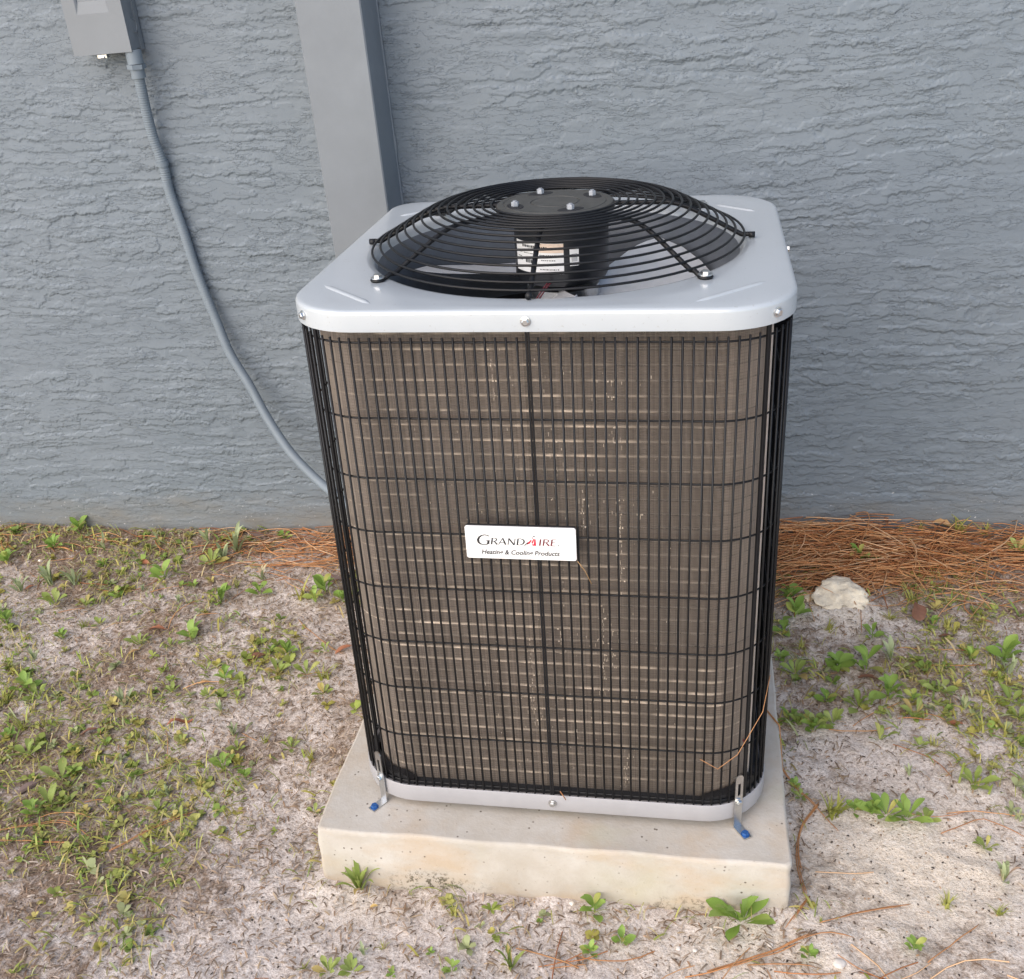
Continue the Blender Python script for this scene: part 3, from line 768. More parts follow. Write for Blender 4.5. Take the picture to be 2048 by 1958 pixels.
# distance of x=-.003 on the front
s0 = None
for i in range(len(QG)-1):
    a, b = QG[i], QG[i+1]
    if abs(a.y-(CY0+GI)) < 1e-4 and abs(b.y-a.y) < 1e-4 and (a.x+.0027)*(b.x+.0027) <= 0: s0 = SG[i]+abs(-.0027-a.x)
WM = MB(); WM.tube([(0,0,.040),(0,0,.804)], .00165, 6); WMESH = WM.mesh('vertical_wire', M_BLACK, smooth=True)
TOT = SG[-1]; NWR = int(round(TOT/.01368)); sp_ = TOT/NWR
for k in range(NWR):
    p, u = at(QG, SG, (s0+k*sp_) % TOT)
    if k in (0, 22, NWR-21):
        nrm = Vector((u.y, -u.x, 0)); m = MB(); M_ = Matrix(((u.x,nrm.x,0,p.x),(u.y,nrm.y,0,p.y),(0,0,1,0),(0,0,0,1)))
        m.box(-.0030, -.0004, -.0016, .0016, .040, .82, M_); m.box(.0004, .0030, -.0016, .0016, .040, .82, M_)
        part('splice_strap', m, M_BLACK, cg)
    else: link('vertical_wire', WMESH, cg, (p.x, p.y, 0))
ph = path_out(GI+.0028, n=16)
for z in (.797, .691, .601, .516, .424, .329, .243, .149, .054):
    m = MB(); m.tube([(x,y,z) for x, y in ph], .00145, 6, closed=True); part('hoop_wire', m, M_BLACK, cg, smooth=True)

# base pan
base = (-.3285,.3285,-.3285,.2985)
m = MB(); m.loft([orng(.012,.020,base), orng(.003,.0165,base), orng(.0006,.0175,base), orng(0,.020,base), orng(0,.047,base), orng(.0012,.0486,base), orng(.003,.0484,base), orng(.010,.044,base)], True, False, False)
v1 = orng(.012,.020,base); m.add(v1, [tuple(range(len(v1)))[::-1]])
bp = part('base_pan', m, M_BASE, AC, angle=50)
m = MB(); m.loft([orng(.0075,.0452,base), orng(.02,.0446,base), orng(.10,.0446,base), orng(.24,.0446,base)], True, False, True); part('pan_top_shade', m, M_DARK, AC)  # top face of the base, split off and coloured dark as painted shade
place('screw', SCREW, bp, (-.0025,-.3292,.034), (0,-1,0))
for x, y in ((-.25,-.25),(.25,-.25),(-.25,.22),(.25,.22)):
    m = MB(); m.lathe([(.016,0),(.018,.010),(.018,.02)], 12, Matrix.Translation((x,y,0))); part('rubber_foot', m, M_BLKP, AC)
for sx in (-1, 1):        # black foam blocks in the front corners
    m = MB(); rr = []
    for k in range(9):
        a = R_((-90+90*k/8) if sx > 0 else (180+90*k/8)); cx = sx*(.3285-.10); cy = -.3285+.10
        h = .008+.016*math.sin(math.pi*k/8)**.7*random.uniform(.5,1.2)
        rr.append([(cx+.0925*math.cos(a), cy+.0925*math.sin(a), .044),(cx+.0925*math.cos(a), cy+.0925*math.sin(a), .046+h),(cx+.080*math.cos(a), cy+.080*math.sin(a), .046+h),(cx+.080*math.cos(a), cy+.080*math.sin(a), .044)])
    m.loft(rr, True, True, True); part('foam_block', m, M_BLKP, AC)

# ------------------------------------------------------------------ badge and lettering
bx0, bx1, bz0, bz1 = -.103, .0505, .4855, .5365; by = CY0-.0045
def rrect(x0, x1, z0, z1, r, n=5):
    P = []
    for cx, cz, a0 in ((x1-r,z0+r,-90),(x1-r,z1-r,0),(x0+r,z1-r,90),(x0+r,z0+r,180)):
        for k in range(n+1):
            a = R_(a0+90*k/n); P.append((cx+r*math.cos(a), cz+r*math.sin(a)))
    return P
m = MB(); m.loft([[(x,by+.008,z) for x, z in rrect(bx0+.0006,bx1-.0006,bz0+.001,bz1-.0002,.003)], [(x,by+.0022,z) for x, z in rrect(bx0+.0004,bx1-.0004,bz0+.0006,bz1+.0016,.003)]], True, True, True)
bd = part('name_plate', m, M_BLKP, AC)
m = MB(); m.loft([[(x,by+.0025,z) for x, z in rrect(bx0,bx1,bz0,bz1,.0032)], [(x,by+.0004,z) for x, z in rrect(bx0,bx1,bz0,bz1,.0032)], [(x,by,z) for x, z in rrect(bx0+.0005,bx1-.0005,bz0+.0005,bz1-.0005,.0028)]], True, True, True)
bf_ = part('face', m, M_WHITE, bd, label='white name plate face')
GLY = {   # strokes in a 1-high cell: (points, widths)
 'G': (.98, [([(.86,.86),(.72,.95),(.52,.985),(.30,.92),(.13,.74),(.07,.50),(.13,.24),(.30,.07),(.54,.015),(.74,.05),(.86,.12)], [.05,.045,.05,.08,.12,.14,.12,.08,.045,.05,.10]), ([(.86,.10),(.86,.42)], [.13,.13]), ([(.68,.43),(.95,.43)], [.035,.035])]),
 'R': (.80, [([(.14,0),(.14,1)], [.13,.13]), ([(.14,.97),(.44,.975),(.62,.87),(.66,.74),(.60,.60),(.42,.50),(.16,.485)], [.05,.055,.10,.12,.10,.055,.04]), ([(.40,.49),(.80,0)], [.10,.15])]),
 'A': (.92, [([(.04,0),(.44,1)], [.06,.06]), ([(.43,1),(.86,0)], [.10,.15]), ([(.20,.34),(.70,.34)], [.05,.05])]),
 'N': (.94, [([(.12,0),(.12,1)], [.07,.07]), ([(.10,1),(.82,0)], [.12,.14]), ([(.83,0),(.83,1)], [.065,.065])]),
 'D': (.96, [([(.14,0),(.14,1)], [.13,.13]), ([(.14,.97),(.40,.975),(.68,.88),(.84,.68),(.87,.48),(.80,.26),(.62,.10),(.38,.025),(.14,.03)], [.05,.055,.09,.13,.145,.13,.09,.055,.05])]),
 'I': (.34, [([(.17,0),(.17,1)], [.14,.14])]),
 'E': (.70, [([(.14,0),(.14,1)], [.13,.13]), ([(.14,.965),(.62,.965)], [.06,.06]), ([(.14,.52),(.54,.52)], [.05,.05]), ([(.14,.035),(.66,.035)], [.06,.06])]),
}
def letter(mb, ch, x, z, s, sh=.17, wide=1.18, y=None):
    adv, strokes = GLY[ch]
    for P, Wd in strokes:
        n = len(P); L = []; Rr = []
        for i, (px, pz) in enumerate(P):
            a = P[max(i-1,0)]; b = P[min(i+1,n-1)]; tx, tz = b[0]-a[0], b[1]-a[1]; q = math.hypot(tx, tz); nx, nz = -tz/q, tx/q; w = (Wd[i]*1.1+.025)/2
            L.append((px+nx*w, pz+nz*w)); Rr.append((px-nx*w, pz-nz*w))
        v = [(x+(p[0]*wide+p[1]*sh)*s, y, z+p[1]*s) for p in L+Rr]
        mb.add(v, [(i, i+1, n+i+1, n+i) for i in range(n-1)])
    return x+adv*wide*s
ty = by-.00035
ink = MB(); dred = MB(); red = MB()
zb_ = .5085
x = letter(ink, 'G', -.0880, zb_-.001, .0160, y=ty)+.0010
for ch in 'RAND': x = letter(ink, ch, x, zb_, .0104, y=ty)+.0011
# the broken red A
ax = x-.0002; S_ = .0162; sh = .30
def poly(mb, pts): mb.add([(ax+(p[0]+p[1]*sh)*S_, ty, zb_-.0003+p[1]*S_) for p in pts], [tuple(range(len(pts)))])
poly(ink, [(-.12,0),(.02,0),(.22,.34),(.16,.36)])
poly(red, [(.10,.12),(.34,.20),(.42,.44),(.40,.62),(.30,.52)]); poly(red, [(.05,.16),(.24,.10),(.20,.24)])
poly(red, [(.46,.30),(.60,.22),(.62,.70),(.54,.66)]); poly(red, [(.60,.0),(.95,0),(.72,.66),(.63,.60),(.70,.20)]); poly(red, [(.66,.02),(.60,.20),(.50,.20)])
poly(ink, [(.36,.78),(.60,.90),(.58,1.0),(.42,.90)]); poly(red, [(.38,.66),(.48,.68),(.46,.78),(.40,.76)])
x = ax+S_*.98+.0022
for ch in 'IRE': x = letter(dred, ch, x, zb_, .0104, y=ty)+.0011
part('lettering', ink, M_INK, bf_); part('lettering', dred, M_DRED, bf_); part('lettering', red, M_RED, bf_)
m = MB(); m.tube([(x+.0022+.0009*math.cos(a), ty, zb_+.0010+.0009*math.sin(a)) for a in np.linspace(0, 2*math.pi, 13)[:-1]], .00035, 4, closed=True)
m.add([(-.081,ty,.5036),(.026,ty,.5036),(.026,ty,.5033),(-.081,ty,.5033)], [(0,1,2,3)])
part('rule_line', m, M_GINK, bf_)
def text(s, size, x, z, y, mat, parent, shear=0., width=None, off=0.):
    cu = bpy.data.curves.new('t', 'FONT'); cu.body = s; cu.size = size; cu.shear = shear; cu.align_x = 'LEFT'; cu.fill_mode = 'BOTH'; cu.resolution_u = 3; cu.offset = off
    o = bpy.data.objects.new('t', cu); COL.objects.link(o)
    dg = bpy.context.evaluated_depsgraph_get(); me = bpy.data.meshes.new_from_object(o.evaluated_get(dg)); bpy.data.objects.remove(o)
    xs = [v.co.x for v in me.vertices]; w = max(xs)-min(xs); k = (width/w) if width else 1; x0 = min(xs)
    for v in me.vertices: v.co = (x+(v.co.x-x0)*k, y, z+v.co.y)
    me.materials.clear(); me.materials.append(mat); me.name = 'lettering'
    return link('lettering', me, parent)
text('Heating & Cooling Products', .0102, -.0815, .4930, ty, M_INK, bf_, .22, .109, .00018)

# ------------------------------------------------------------------ hold-down brackets
def bracket(sx, label):
    n = Vector((sx*.54, -.8416, 0)); u = Vector((.8416, sx*.54, 0)); p = Vector((sx*.2285, -.2285, 0))+n*.1006
    Mx = UM @ Matrix(((u.x, n.x, 0, p.x), (u.y, n.y, 0, p.y), (0,0,1,0), (0,0,0,1)))
    b = root('hold_down_bracket', label, 'bracket', Mx, 'galvanised hold-down brackets at the pad corners')
    # local x: along the casing, local y: outward
    m = MB(); w = .0068; t = .0018; y0 = .0025
    slot = [(-.0024,.064),(.0024,.064),(.0024,.088),(-.0024,.088)]
    fr = []
    outer = [(-w,.003),(w,.003),(w,.098),(w*.7,.103),(0,.1055),(-w*.7,.103),(-w,.098)]
    for y in (y0, y0+t):
        pass
    m.box(-w, w, y0, y0+t, .002, .064); m.box(-w, -.0024, y0, y0+t, .064, .088); m.box(.0024, w, y0, y0+t, .064, .088)
    v = [(-w,y0,.088),(w,y0,.088),(w,y0,.099),(w*.7,y0,.103),(0,y0,.105),(-w*.7,y0,.103),(-w,y0,.099)]; v2 = [(a,y0+t,c) for a, _, c in v]
    m.loft([v, v2], True, True, True)
    m.box(-w, w, y0+t, y0+.030, .001, .001+t)
    part('strap', m, M_STEEL, b)
    link('screw', SCREW, b, (0,y0+t,.052), (R_(-90),0,0))
    m = MB(); Mt = Matrix.Translation((0,y0+.0225,.003))
    m.lathe([(.0056,0),(.0056,.004),(.005,.005)], 6, Mt); m.lathe([(.0068,0),(.0068,.0011)], 16, Mt)
    part('anchor_bolt', m, M_BLUE, b, angle=35)
bracket(-1, 'bent steel hold-down bracket with blue anchor screw at the front left casing corner')
bracket(1, 'bent steel hold-down bracket with blue anchor screw at the front right casing corner')

# ------------------------------------------------------------------ litter on the soil
PLANTS = [(-1.388,0.644,'B',0.066),(-1.417,0.561,'B',0.055),(-1.511,0.497,'B',0.054),(-1.242,0.49,'B',0.038),(-1.28,0.564,'D',0.054),(-1.057,0.443,'B',0.07),(-1.011,0.602,'D',0.059),(-0.922,0.57,'D',0.096),(-0.942,0.528,'D',0.071),(-0.965,0.512,'A',0.071),(-0.971,0.419,'B',0.032),(-1.095,0.397,'D',0.028),(-1.149,0.373,'B',0.044),(-1.342,0.409,'D',0.085),(-1.411,0.384,'D',0.061),(-1.281,0.411,'D',0.07),(-1.29,0.336,'A',0.083),(-1.211,0.338,'A',0.041),(-1.366,0.255,'B',0.063),(-1.202,0.213,'B',0.044),(-1.173,0.258,'C',0.04),(-0.879,0.363,'B',0.072),(-0.791,0.394,'B',0.059),(-0.808,0.453,'D',0.055),(-0.675,0.376,'C',0.089),(-0.63,0.395,'B',0.08),(-0.579,0.365,'B',0.053),(-0.641,0.356,'B',0.062),(-0.889,0.219,'B',0.073),(-0.899,0.251,'D',0.052),(-1.004,0.198,'A',0.047),(-0.932,0.201,'A',0.034),(-1.233,0.144,'D',0.043),(-1.275,0.11,'C',0.059),(-1.191,0.047,'B',0.074),(-1.157,0.029,'A',0.053),(-0.879,0.086,'B',0.029),(-0.86,0.052,'A',0.032),(-0.813,0.125,'A',0.033),(-0.756,0.092,'B',0.053),(-0.95,0.013,'D',0.06),(-0.776,0.047,'A',0.032),(-0.734,0.008,'D',0.035),(-0.71,0.042,'A',0.028),(-0.65,0.12,'A',0.053),(-0.587,0.123,'A',0.048),(-0.542,0.113,'C',0.068),(-0.532,0.068,'A',0.039),(-0.687,0.185,'B',0.029),(-0.567,0.193,'A',0.033),(-1.087,-0.129,'A',0.072),(-1.14,-0.06,'C',0.059),(-0.911,-0.04,'B',0.031),(-0.931,-0.099,'B',0.034),(-0.869,-0.082,'C',0.05),(-0.836,-0.073,'C',0.034),(-0.778,-0.082,'A',0.025),(-0.679,-0.059,'D',0.042),(-0.657,-0.093,'A',0.034),(-0.609,-0.073,'C',0.034),(-0.55,-0.084,'A',0.037),(-0.501,-0.113,'C',0.047),(-0.98,-0.191,'A',0.077),(-0.955,-0.178,'B',0.044),(-0.935,-0.155,'C',0.045),(-0.79,-0.146,'C',0.041),(-0.665,-0.143,'B',0.058),(-0.614,-0.163,'B',0.043),(-0.699,-0.183,'C',0.043),(-0.747,-0.214,'D',0.039),(-0.969,-0.254,'A',0.079),(-0.988,-0.275,'B',0.053),(-0.937,-0.247,'A',0.039),(-0.828,-0.24,'A',0.032),(-0.791,-0.219,'A',0.025),(-0.751,-0.248,'A',0.035),(-0.651,-0.223,'C',0.032),(-0.613,-0.252,'C',0.031),(-0.725,-0.307,'C',0.044),(-0.996,-0.349,'A',0.028),(-0.85,-0.34,'A',0.032),(-0.455,-0.232,'A',0.031),(-0.984,0.36,'D',0.029),(-1.14,0.27,'A',0.033),(-0.649,0.178,'B',0.05),(-1.135,0.438,'C',0.042),(-0.864,0.422,'C',0.041),(-1.225,0.014,'C',0.065),(-1.153,-0.083,'B',0.043),(-1.097,-0.053,'C',0.043),(-0.813,0.621,'B',0.044),(-1.154,0.608,'D',0.04),(-0.32,-0.382,'E',0.073),(-0.155,-0.433,'C',0.039),(-0.233,-0.38,'C',0.018),(-0.018,-0.434,'B',0.014),(-0.175,-0.508,'B',0.016),(-0.136,-0.534,'B',0.034),(-0.05,-0.519,'E',0.046),(-0.254,-0.504,'C',0.026),(-0.278,-0.521,'D',0.028),(-0.323,-0.556,'A',0.037),(-0.288,-0.552,'A',0.035),(-0.227,-0.549,'B',0.021),(-0.361,-0.551,'C',0.028),(0.065,-0.409,'B',0.055),(0.29,-0.409,'F',0.103),(0.066,-0.483,'B',0.032),(0.111,-0.463,'B',0.039),(0.385,-0.465,'B',0.034),(0.405,0.026,'A',0.062),(0.431,0.012,'B',0.051),(0.389,-0.122,'B',0.032),(0.448,-0.174,'C',0.057),(0.398,-0.142,'A',0.026),(0.407,-0.404,'C',0.016),(0.389,0.037,'B',0.043),(0.415,0.397,'B',0.069),(0.422,0.338,'B',0.068),(0.394,0.285,'B',0.05),(0.384,0.202,'B',0.038),(0.41,0.164,'A',0.058),(0.434,0.024,'A',0.07),(0.468,0.033,'A',0.045),(0.428,0.237,'C',0.049),(0.572,0.535,'B',0.054),(0.611,0.526,'A',0.027),(0.72,0.676,'C',0.037),(0.804,0.653,'C',0.08),(0.856,0.654,'C',0.055),(0.911,0.567,'A',0.059),(0.677,0.663,'C',0.028),(0.569,0.279,'B',0.055),(0.596,0.216,'D',0.069),(0.493,0.18,'B',0.069),(0.547,0.19,'B',0.084),(0.748,0.226,'B',0.042),(0.809,0.225,'B',0.084),(0.808,0.186,'D',0.057),(0.685,0.181,'C',0.042),(0.519,0.077,'A',0.056),(0.576,0.109,'B',0.076),(0.618,0.1,'B',0.051),(0.671,0.128,'A',0.051),(0.62,0.065,'A',0.065),(0.706,0.083,'D',0.045),(0.795,0.109,'A',0.055),(0.798,0.071,'A',0.044),(0.724,0.033,'C',0.058),(0.771,0.023,'C',0.058),(0.768,-0.029,'C',0.042),(0.546,-0.007,'A',0.049),(0.613,-0.015,'A',0.026),(0.687,-0.101,'A',0.055),(0.535,-0.175,'F',0.063),(0.566,-0.179,'F',0.063),(0.596,-0.182,'A',0.036),(0.512,-0.171,'B',0.041),(0.45,-0.178,'C',0.077),(0.484,-0.167,'B',0.036),(0.585,-0.084,'D',0.03),(0.68,-0.23,'A',0.037),(0.692,-0.294,'D',0.05),(0.598,-0.349,'C',0.045),(0.535,-0.437,'B',0.039),(0.638,-0.008,'C',0.039),(0.667,0.409,'C',0.068),(0.614,0.34,'C',0.045),(0.722,0.327,'C',0.049),(0.696,0.33,'B',0.039),(0.486,0.297,'C',0.044),(0.669,-0.36,'C',0.036),(0.745,-0.169,'D',0.031),(0.656,0.183,'C',0.047),(0.461,0.085,'B',0.046),(0.797,0.368,'C',0.033)]
NEEDLES = [((-1.05,-0.325),(-0.98,-0.306),(-0.934,-0.293),(-0.902,-0.295),(-0.87,-0.312),(-0.837,-0.33)),((-0.797,-0.347),(-0.764,-0.319),(-0.727,-0.282),(-0.673,-0.243)),((-0.862,0.505),(-0.761,0.502),(-0.653,0.501)),((-0.661,0.293),(-0.633,0.261),(-0.609,0.242),(-0.562,0.206),(-0.527,0.189)),((-0.916,0.304),(-0.859,0.314)),((-0.662,-0.055),(-0.621,-0.078)),((-1.406,0.503),(-1.322,0.517)),((-1.265,0.301),(-1.206,0.32)),((-0.903,-0.245),(-0.861,-0.235)),((-1.012,-0.348),(-0.918,-0.345),(-0.845,-0.348)),((0.342,-0.028),(0.378,-0.102),(0.417,-0.161),(0.454,-0.215)),((0.425,-0.16),(0.393,-0.211),(0.382,-0.259),(0.381,-0.301),(0.388,-0.364)),((0.393,-0.361),(0.372,-0.395),(0.352,-0.422)),((0.239,-0.5),(0.298,-0.478),(0.343,-0.458),(0.389,-0.435),(0.421,-0.427),(0.453,-0.43)),((0.298,-0.481),(0.355,-0.48),(0.394,-0.48)),((0.008,-0.514),(0.062,-0.505)),((0.407,-0.406),(0.469,-0.378),(0.547,-0.353)),((0.567,-0.022),(0.63,-0.053),(0.654,-0.095)),((0.613,-0.206),(0.654,-0.187),(0.685,-0.175),(0.716,-0.188),(0.743,-0.205)),((0.503,0.024),(0.545,0.058),(0.598,0.092)),((0.551,-0.461),(0.587,-0.43),(0.637,-0.385)),((0.624,0.072),(0.658,0.053),(0.687,0.034)),((0.611,0.248),(0.682,0.247),(0.772,0.247)),((0.556,0.347),(0.552,0.291)),((0.805,0.487),(0.767,0.385),(0.816,0.334))]
LEAVES = [(0.664,0.342,0.036,'square'),(0.548,0.154,0.042,'brown'),(0.712,0.289,0.03,'brown'),(0.643,0.694,0.025,'up'),(0.576,0.693,0.019,'up'),(0.477,0.721,0.039,'tan'),(0.767,0.656,0.04,'tan'),(-1.138,0.5,0.036,'red'),(-1.39,0.393,0.021,'red'),(-0.984,-0.071,0.033,'brown'),(-0.985,0.247,0.041,'red'),(-0.799,-0.041,0.052,'curl'),(-0.712,0.16,0.037,'brown'),(-0.796,0.075,0.024,'tan'),(-0.629,0.446,0.054,'bark'),(-1.039,-0.21,0.051,'bark'),(-0.529,0.198,0.037,'red'),(-0.89,0.633,0.054,'bark'),(-0.286,-0.434,0.012,'yellow'),(0.823,0.576,0.03,'bark'),(0.681,0.038,0.029,'red'),(-1.003,0.166,0.025,'tan')]
PEBBLES = [(0.029,-0.397,0.015),(-0.049,-0.437,0.012),(-0.065,-0.417,0.01),(0.221,-0.464,0.011),(0.331,-0.446,0.014),(0.196,-0.462,0.011),(0.427,-0.473,0.027),(-0.012,-0.42,0.005),(0.244,-0.423,0.01),(-1.428,0.509,0.02)]

def inpad(x, y, e=0.): return (-.385-e < x < .367+e) and (-.392-e < y < .31+e)
def strips(n, sampler, Lr, Wr, cols, seed, lift=.001, curl=.004, up=.25, dirf=None):
    r = np.random.default_rng(seed); V = []; F = []; C = []
    cnt = 0
    while cnt < n:
        x, y = sampler(r)
        if inpad(x, y, .002) or y > YW-.004: continue
        L = r.uniform(*Lr); w = r.uniform(*Wr); a = r.uniform(0, 2*math.pi) if dirf is None else dirf(r, x, y); z = gz_fast(x, y)+lift*r.uniform(.2, 1.6)
        dx, dy = math.cos(a), math.sin(a); e = r.uniform(-.2, 1)*up*L; k = r.uniform(-1, 1)*curl*3
        c = cols[r.integers(len(cols))]; s = r.uniform(.7, 1.25); o = len(V)
        for i in range(4):
            t = i/3; px = x+dx*L*(t-.5)-dy*k*L*(t*t-t)*4; py = y+dy*L*(t-.5)+dx*k*L*(t*t-t)*4
            pz = z+e*t+curl*math.sin(math.pi*t); ww = w*(1 if i < 3 else .3)
            V.append((px-dy*ww, py+dx*ww, pz)); V.append((px+dy*ww, py-dx*ww, pz+w*.5))
            C.append((c[0]*s, c[1]*s, c[2]*s, 1)); C.append((c[0]*s, c[1]*s, c[2]*s, 1))
        for i in range(3): F.append((o+2*i, o+2*i+1, o+2*i+3, o+2*i+2))
        cnt += 1
    return np.array(V), np.array(F), np.array(C)
# fast height lookup on a grid
hx = np.linspace(-2.2, 1.8, 801); hy = np.linspace(-1.2, .70, 381)
HXX, HYY = np.meshgrid(hx, hy); HG = hground(HXX, HYY)
def gz_fast(x, y):
    i = min(799, max(0, (x+2.2)/4*800)); j = min(379, max(0, (y+1.2)/1.9*380)); a = int(i); b = int(j); u = i-a; v = j-b
    return float(HG[b,a]*(1-u)*(1-v)+HG[b,a+1]*u*(1-v)+HG[b+1,a]*(1-u)*v+HG[b+1,a+1]*u*v)
def uni(r): return r.uniform(-1.75, 1.15), r.uniform(-.75, YW)
def not_cream(r):
    while True:
        x, y = uni(r)
        p = 1-.85*math.exp(-((x-.55)/.2)**2-((y+.30)/.16)**2)-.9*math.exp(-((x-.52)/.08)**2-((y-.37)/.06)**2)-.45*math.exp(-((x+.05)/.6)**2-((y+.52)/.1)**2)-(.55 if x > .4 and y < .05 else 0)
        if r.random() < p: return x, y
BROWN = [(.24,.175,.125),(.30,.225,.165),(.19,.135,.095),(.36,.28,.21),(.44,.36,.29),(.26,.165,.10),(.50,.42,.34),(.33,.235,.16),(.40,.30,.19)]
V, F, C = strips(30000, not_cream, (.006,.020), (.0006,.0015), BROWN, 11, .002, .0018, .14)
o = link('dead_grass_litter', soup('dead_grass_litter', V, F, M_STUFF, C)); tag(o, kind='stuff')
V, F, C = strips(11000, uni, (.002,.006), (.0005,.0016), [(.10,.075,.055),(.13,.095,.07),(.60,.53,.47),(.26,.18,.125),(.42,.27,.16),(.07,.052,.04),(.50,.42,.35)], 12, .0008, .0006, .05)
o = link('soil_crumbs', soup('soil_crumbs', V, F, M_STUFF, C)); tag(o, kind='stuff')
def green_d(x, y):
    d = .55+1.0*float(vnoise(np.array([x*4.2+3]), np.array([y*4.2+8]), 200)[0]-.5)+.5*float(vnoise(np.array([x*11]), np.array([y*11]), 201)[0]-.5)
    if x < -.38: d += .12+.25*max(0, min(1, (-1.0-x)/.3))-.55*math.exp(-((x+.52)/.13)**2-((y+.22)/.22)**2)-.35*math.exp(-((x+.9)/.15)**2-((y-.2)/.12)**2)
    if y < -.42: d -= .22
    d -= .9*math.exp(-((x-.60)/.24)**2-((y+.30)/.18)**2)+.9*math.exp(-((x-.52)/.12)**2-((y-.38)/.08)**2)
    return max(0, d)
def green_s(r):
    while True:
        x, y = uni(r)
        if r.random() < (1.2*green_d(x, y))**4: return x, y
GREEN = [(.22,.27,.055),(.29,.33,.08),(.17,.24,.05),(.36,.36,.11),(.42,.36,.12),(.30,.33,.16),(.33,.30,.07)]
V, F, C = strips(6500, green_s, (.010,.032), (.0008,.0020), GREEN+[(.34,.27,.12),(.38,.31,.17)], 13, .002, .004, .75)
def sprigs(n, sampler, seed):
    r = np.random.default_rng(seed); V = []; F = []; C = []
    for q in range(n):
        x, y = sampler(r)
        if inpad(x, y, .004) or y > YW-.006: continue
        z = gz_fast(x, y); c = GREEN[r.integers(len(GREEN))]; sc = r.uniform(.006, .018); slim = r.uniform(.18, .42)
        for k in range(r.integers(4, 9)):
            a = k*2.4+r.uniform(-.5, .5); L = sc*r.uniform(.7, 1.3); el = r.uniform(.05, 1.0); s = r.uniform(.75, 1.25); o = len(V); w = L*slim
            dx, dy = math.cos(a), math.sin(a); ce, se = math.cos(el), math.sin(el)
            for t, ww, zz in ((.0,.25,0),(.35,.85,.10),(.72,1.,.06),(1.,.12,-.08)):
                px = x+dx*L*t*ce; py = y+dy*L*t*ce; pz = z+.001+L*t*se+zz*L+.004*(k > 4)
                for sg in (-1, 1):
                    V.append((px-dy*w*ww*sg, py+dx*w*ww*sg, pz+.25*w*ww*r.uniform(0,1))); C.append((c[0]*s,c[1]*s,c[2]*s,1))
            for i in range(3): F.append((o+2*i, o+2*i+1, o+2*i+3, o+2*i+2))
    return np.array(V), np.array(F), np.array(C)
V3, F3, C3 = strips(7500, green_s, (.012,.034), (.0003,.0008), [(.30,.33,.07),(.38,.38,.09),(.24,.29,.06),(.46,.42,.14),(.44,.36,.16),(.34,.30,.10)], 33, .001, .006, .8)
F = np.concatenate([F, F3+len(V)]); V = np.concatenate([V, V3]); C = np.concatenate([C, C3])
V2, F2, C2 = sprigs(1500, green_s, 31)
o = link('low_ground_cover', soup('low_ground_cover', np.concatenate([V,V2]), np.concatenate([F,F2+len(V)]), M_STUFF, np.concatenate([C,C2]))); tag(o, kind='stuff')
# pine straw heaped along the wall
def straw_s(r):
    while True:
        x = r.uniform(.36, 1.12); c = .565+.02*math.sin(x*9); y = r.normal(c, .055)
        if y < YW-.008 and y > .40 and r.random() < 1-.45*max(0, (x-.7)/.4): return x, y
ORANGE = [(.54,.25,.10),(.46,.19,.07),(.62,.34,.16),(.30,.12,.05),(.70,.46,.27),(.56,.29,.13)]
def straw(n, sampler, seed, Lr, lift, pref):
    r = np.random.default_rng(seed); V = []; F = []; C = []
    for q in range(n):
        x, y = sampler(r); L = r.uniform(*Lr); a = pref+r.normal(0, .45) if r.random() < .78 else r.uniform(0, math.pi)
        k = r.uniform(-.8, .8); w = r.uniform(.0007, .0014); c = ORANGE[r.integers(6)]; s = r.uniform(.75, 1.2); z = r.uniform(.001, lift); e = r.normal(0, .05)*L
        o = len(V); dx, dy = math.cos(a), math.sin(a); N = 6
        for i in range(N):
            t = i/(N-1)-.5; px = x+dx*L*t-dy*k*L*t*t; py = y+dy*L*t+dx*k*L*t*t; py = min(py, YW-.006)
            pz = max(gz_fast(px, py)+.0012, gz_fast(x, y)+z+e*t+.008*(1-4*t*t)*r.uniform(.6,1))
            for j in range(3):
                b = 2*math.pi*j/3; V.append((px-dy*w*math.cos(b), py+dx*w*math.cos(b), pz+w*math.sin(b))); C.append((c[0]*s,c[1]*s,c[2]*s,1))
        for i in range(N-1):
            for j in range(3): F.append((o+3*i+j, o+3*i+(j+1)%3, o+3*i+3+(j+1)%3, o+3*i+3+j))
    return np.array(V), np.array(F), np.array(C)
V, F, C = straw(520, straw_s, 21, (.10,.26), .036, .10)
def spill(r):
    t = r.random(); return .42+.34*t+r.normal(0, .02), .435+.12*t+r.normal(0, .022)
Va, Fa, Ca = straw(150, spill, 27, (.12,.28), .016, .30)
Vb, Fb, Cb = straw(120, lambda r: (r.uniform(.38, .62), min(YW-.01, r.normal(.60, .03))), 28, (.10,.22), .055, .15)
Vc, Fc, Cc = straw(90, lambda r: (r.uniform(.6, 1.1), r.uniform(.40, .55)), 29, (.06,.18), .008, .1)
n0 = len(V); F = np.concatenate([F, Fa+n0, Fb+n0+len(Va), Fc+n0+len(Va)+len(Vb)]); V = np.concatenate([V, Va, Vb, Vc]); C = np.concatenate([C, Ca, Cb, Cc])
o = link('pine_straw', soup('pine_straw', V, F, M_NEEDS, C, True)); tag(o, kind='stuff')
def straw_l(r):
    while True:
        x = r.uniform(-1.0, -.5); y = r.normal(.57, .06)
        if y < YW-.008 and r.random() < (x+1.05)/.5: return x, y
V, F, C = straw(170, straw_l, 22, (.07,.18), .008, -.05)
V2, F2, C2 = straw(70, lambda r: (r.uniform(-1.7, -.4), r.uniform(.55, .65)), 24, (.05,.12), .005, 0.)
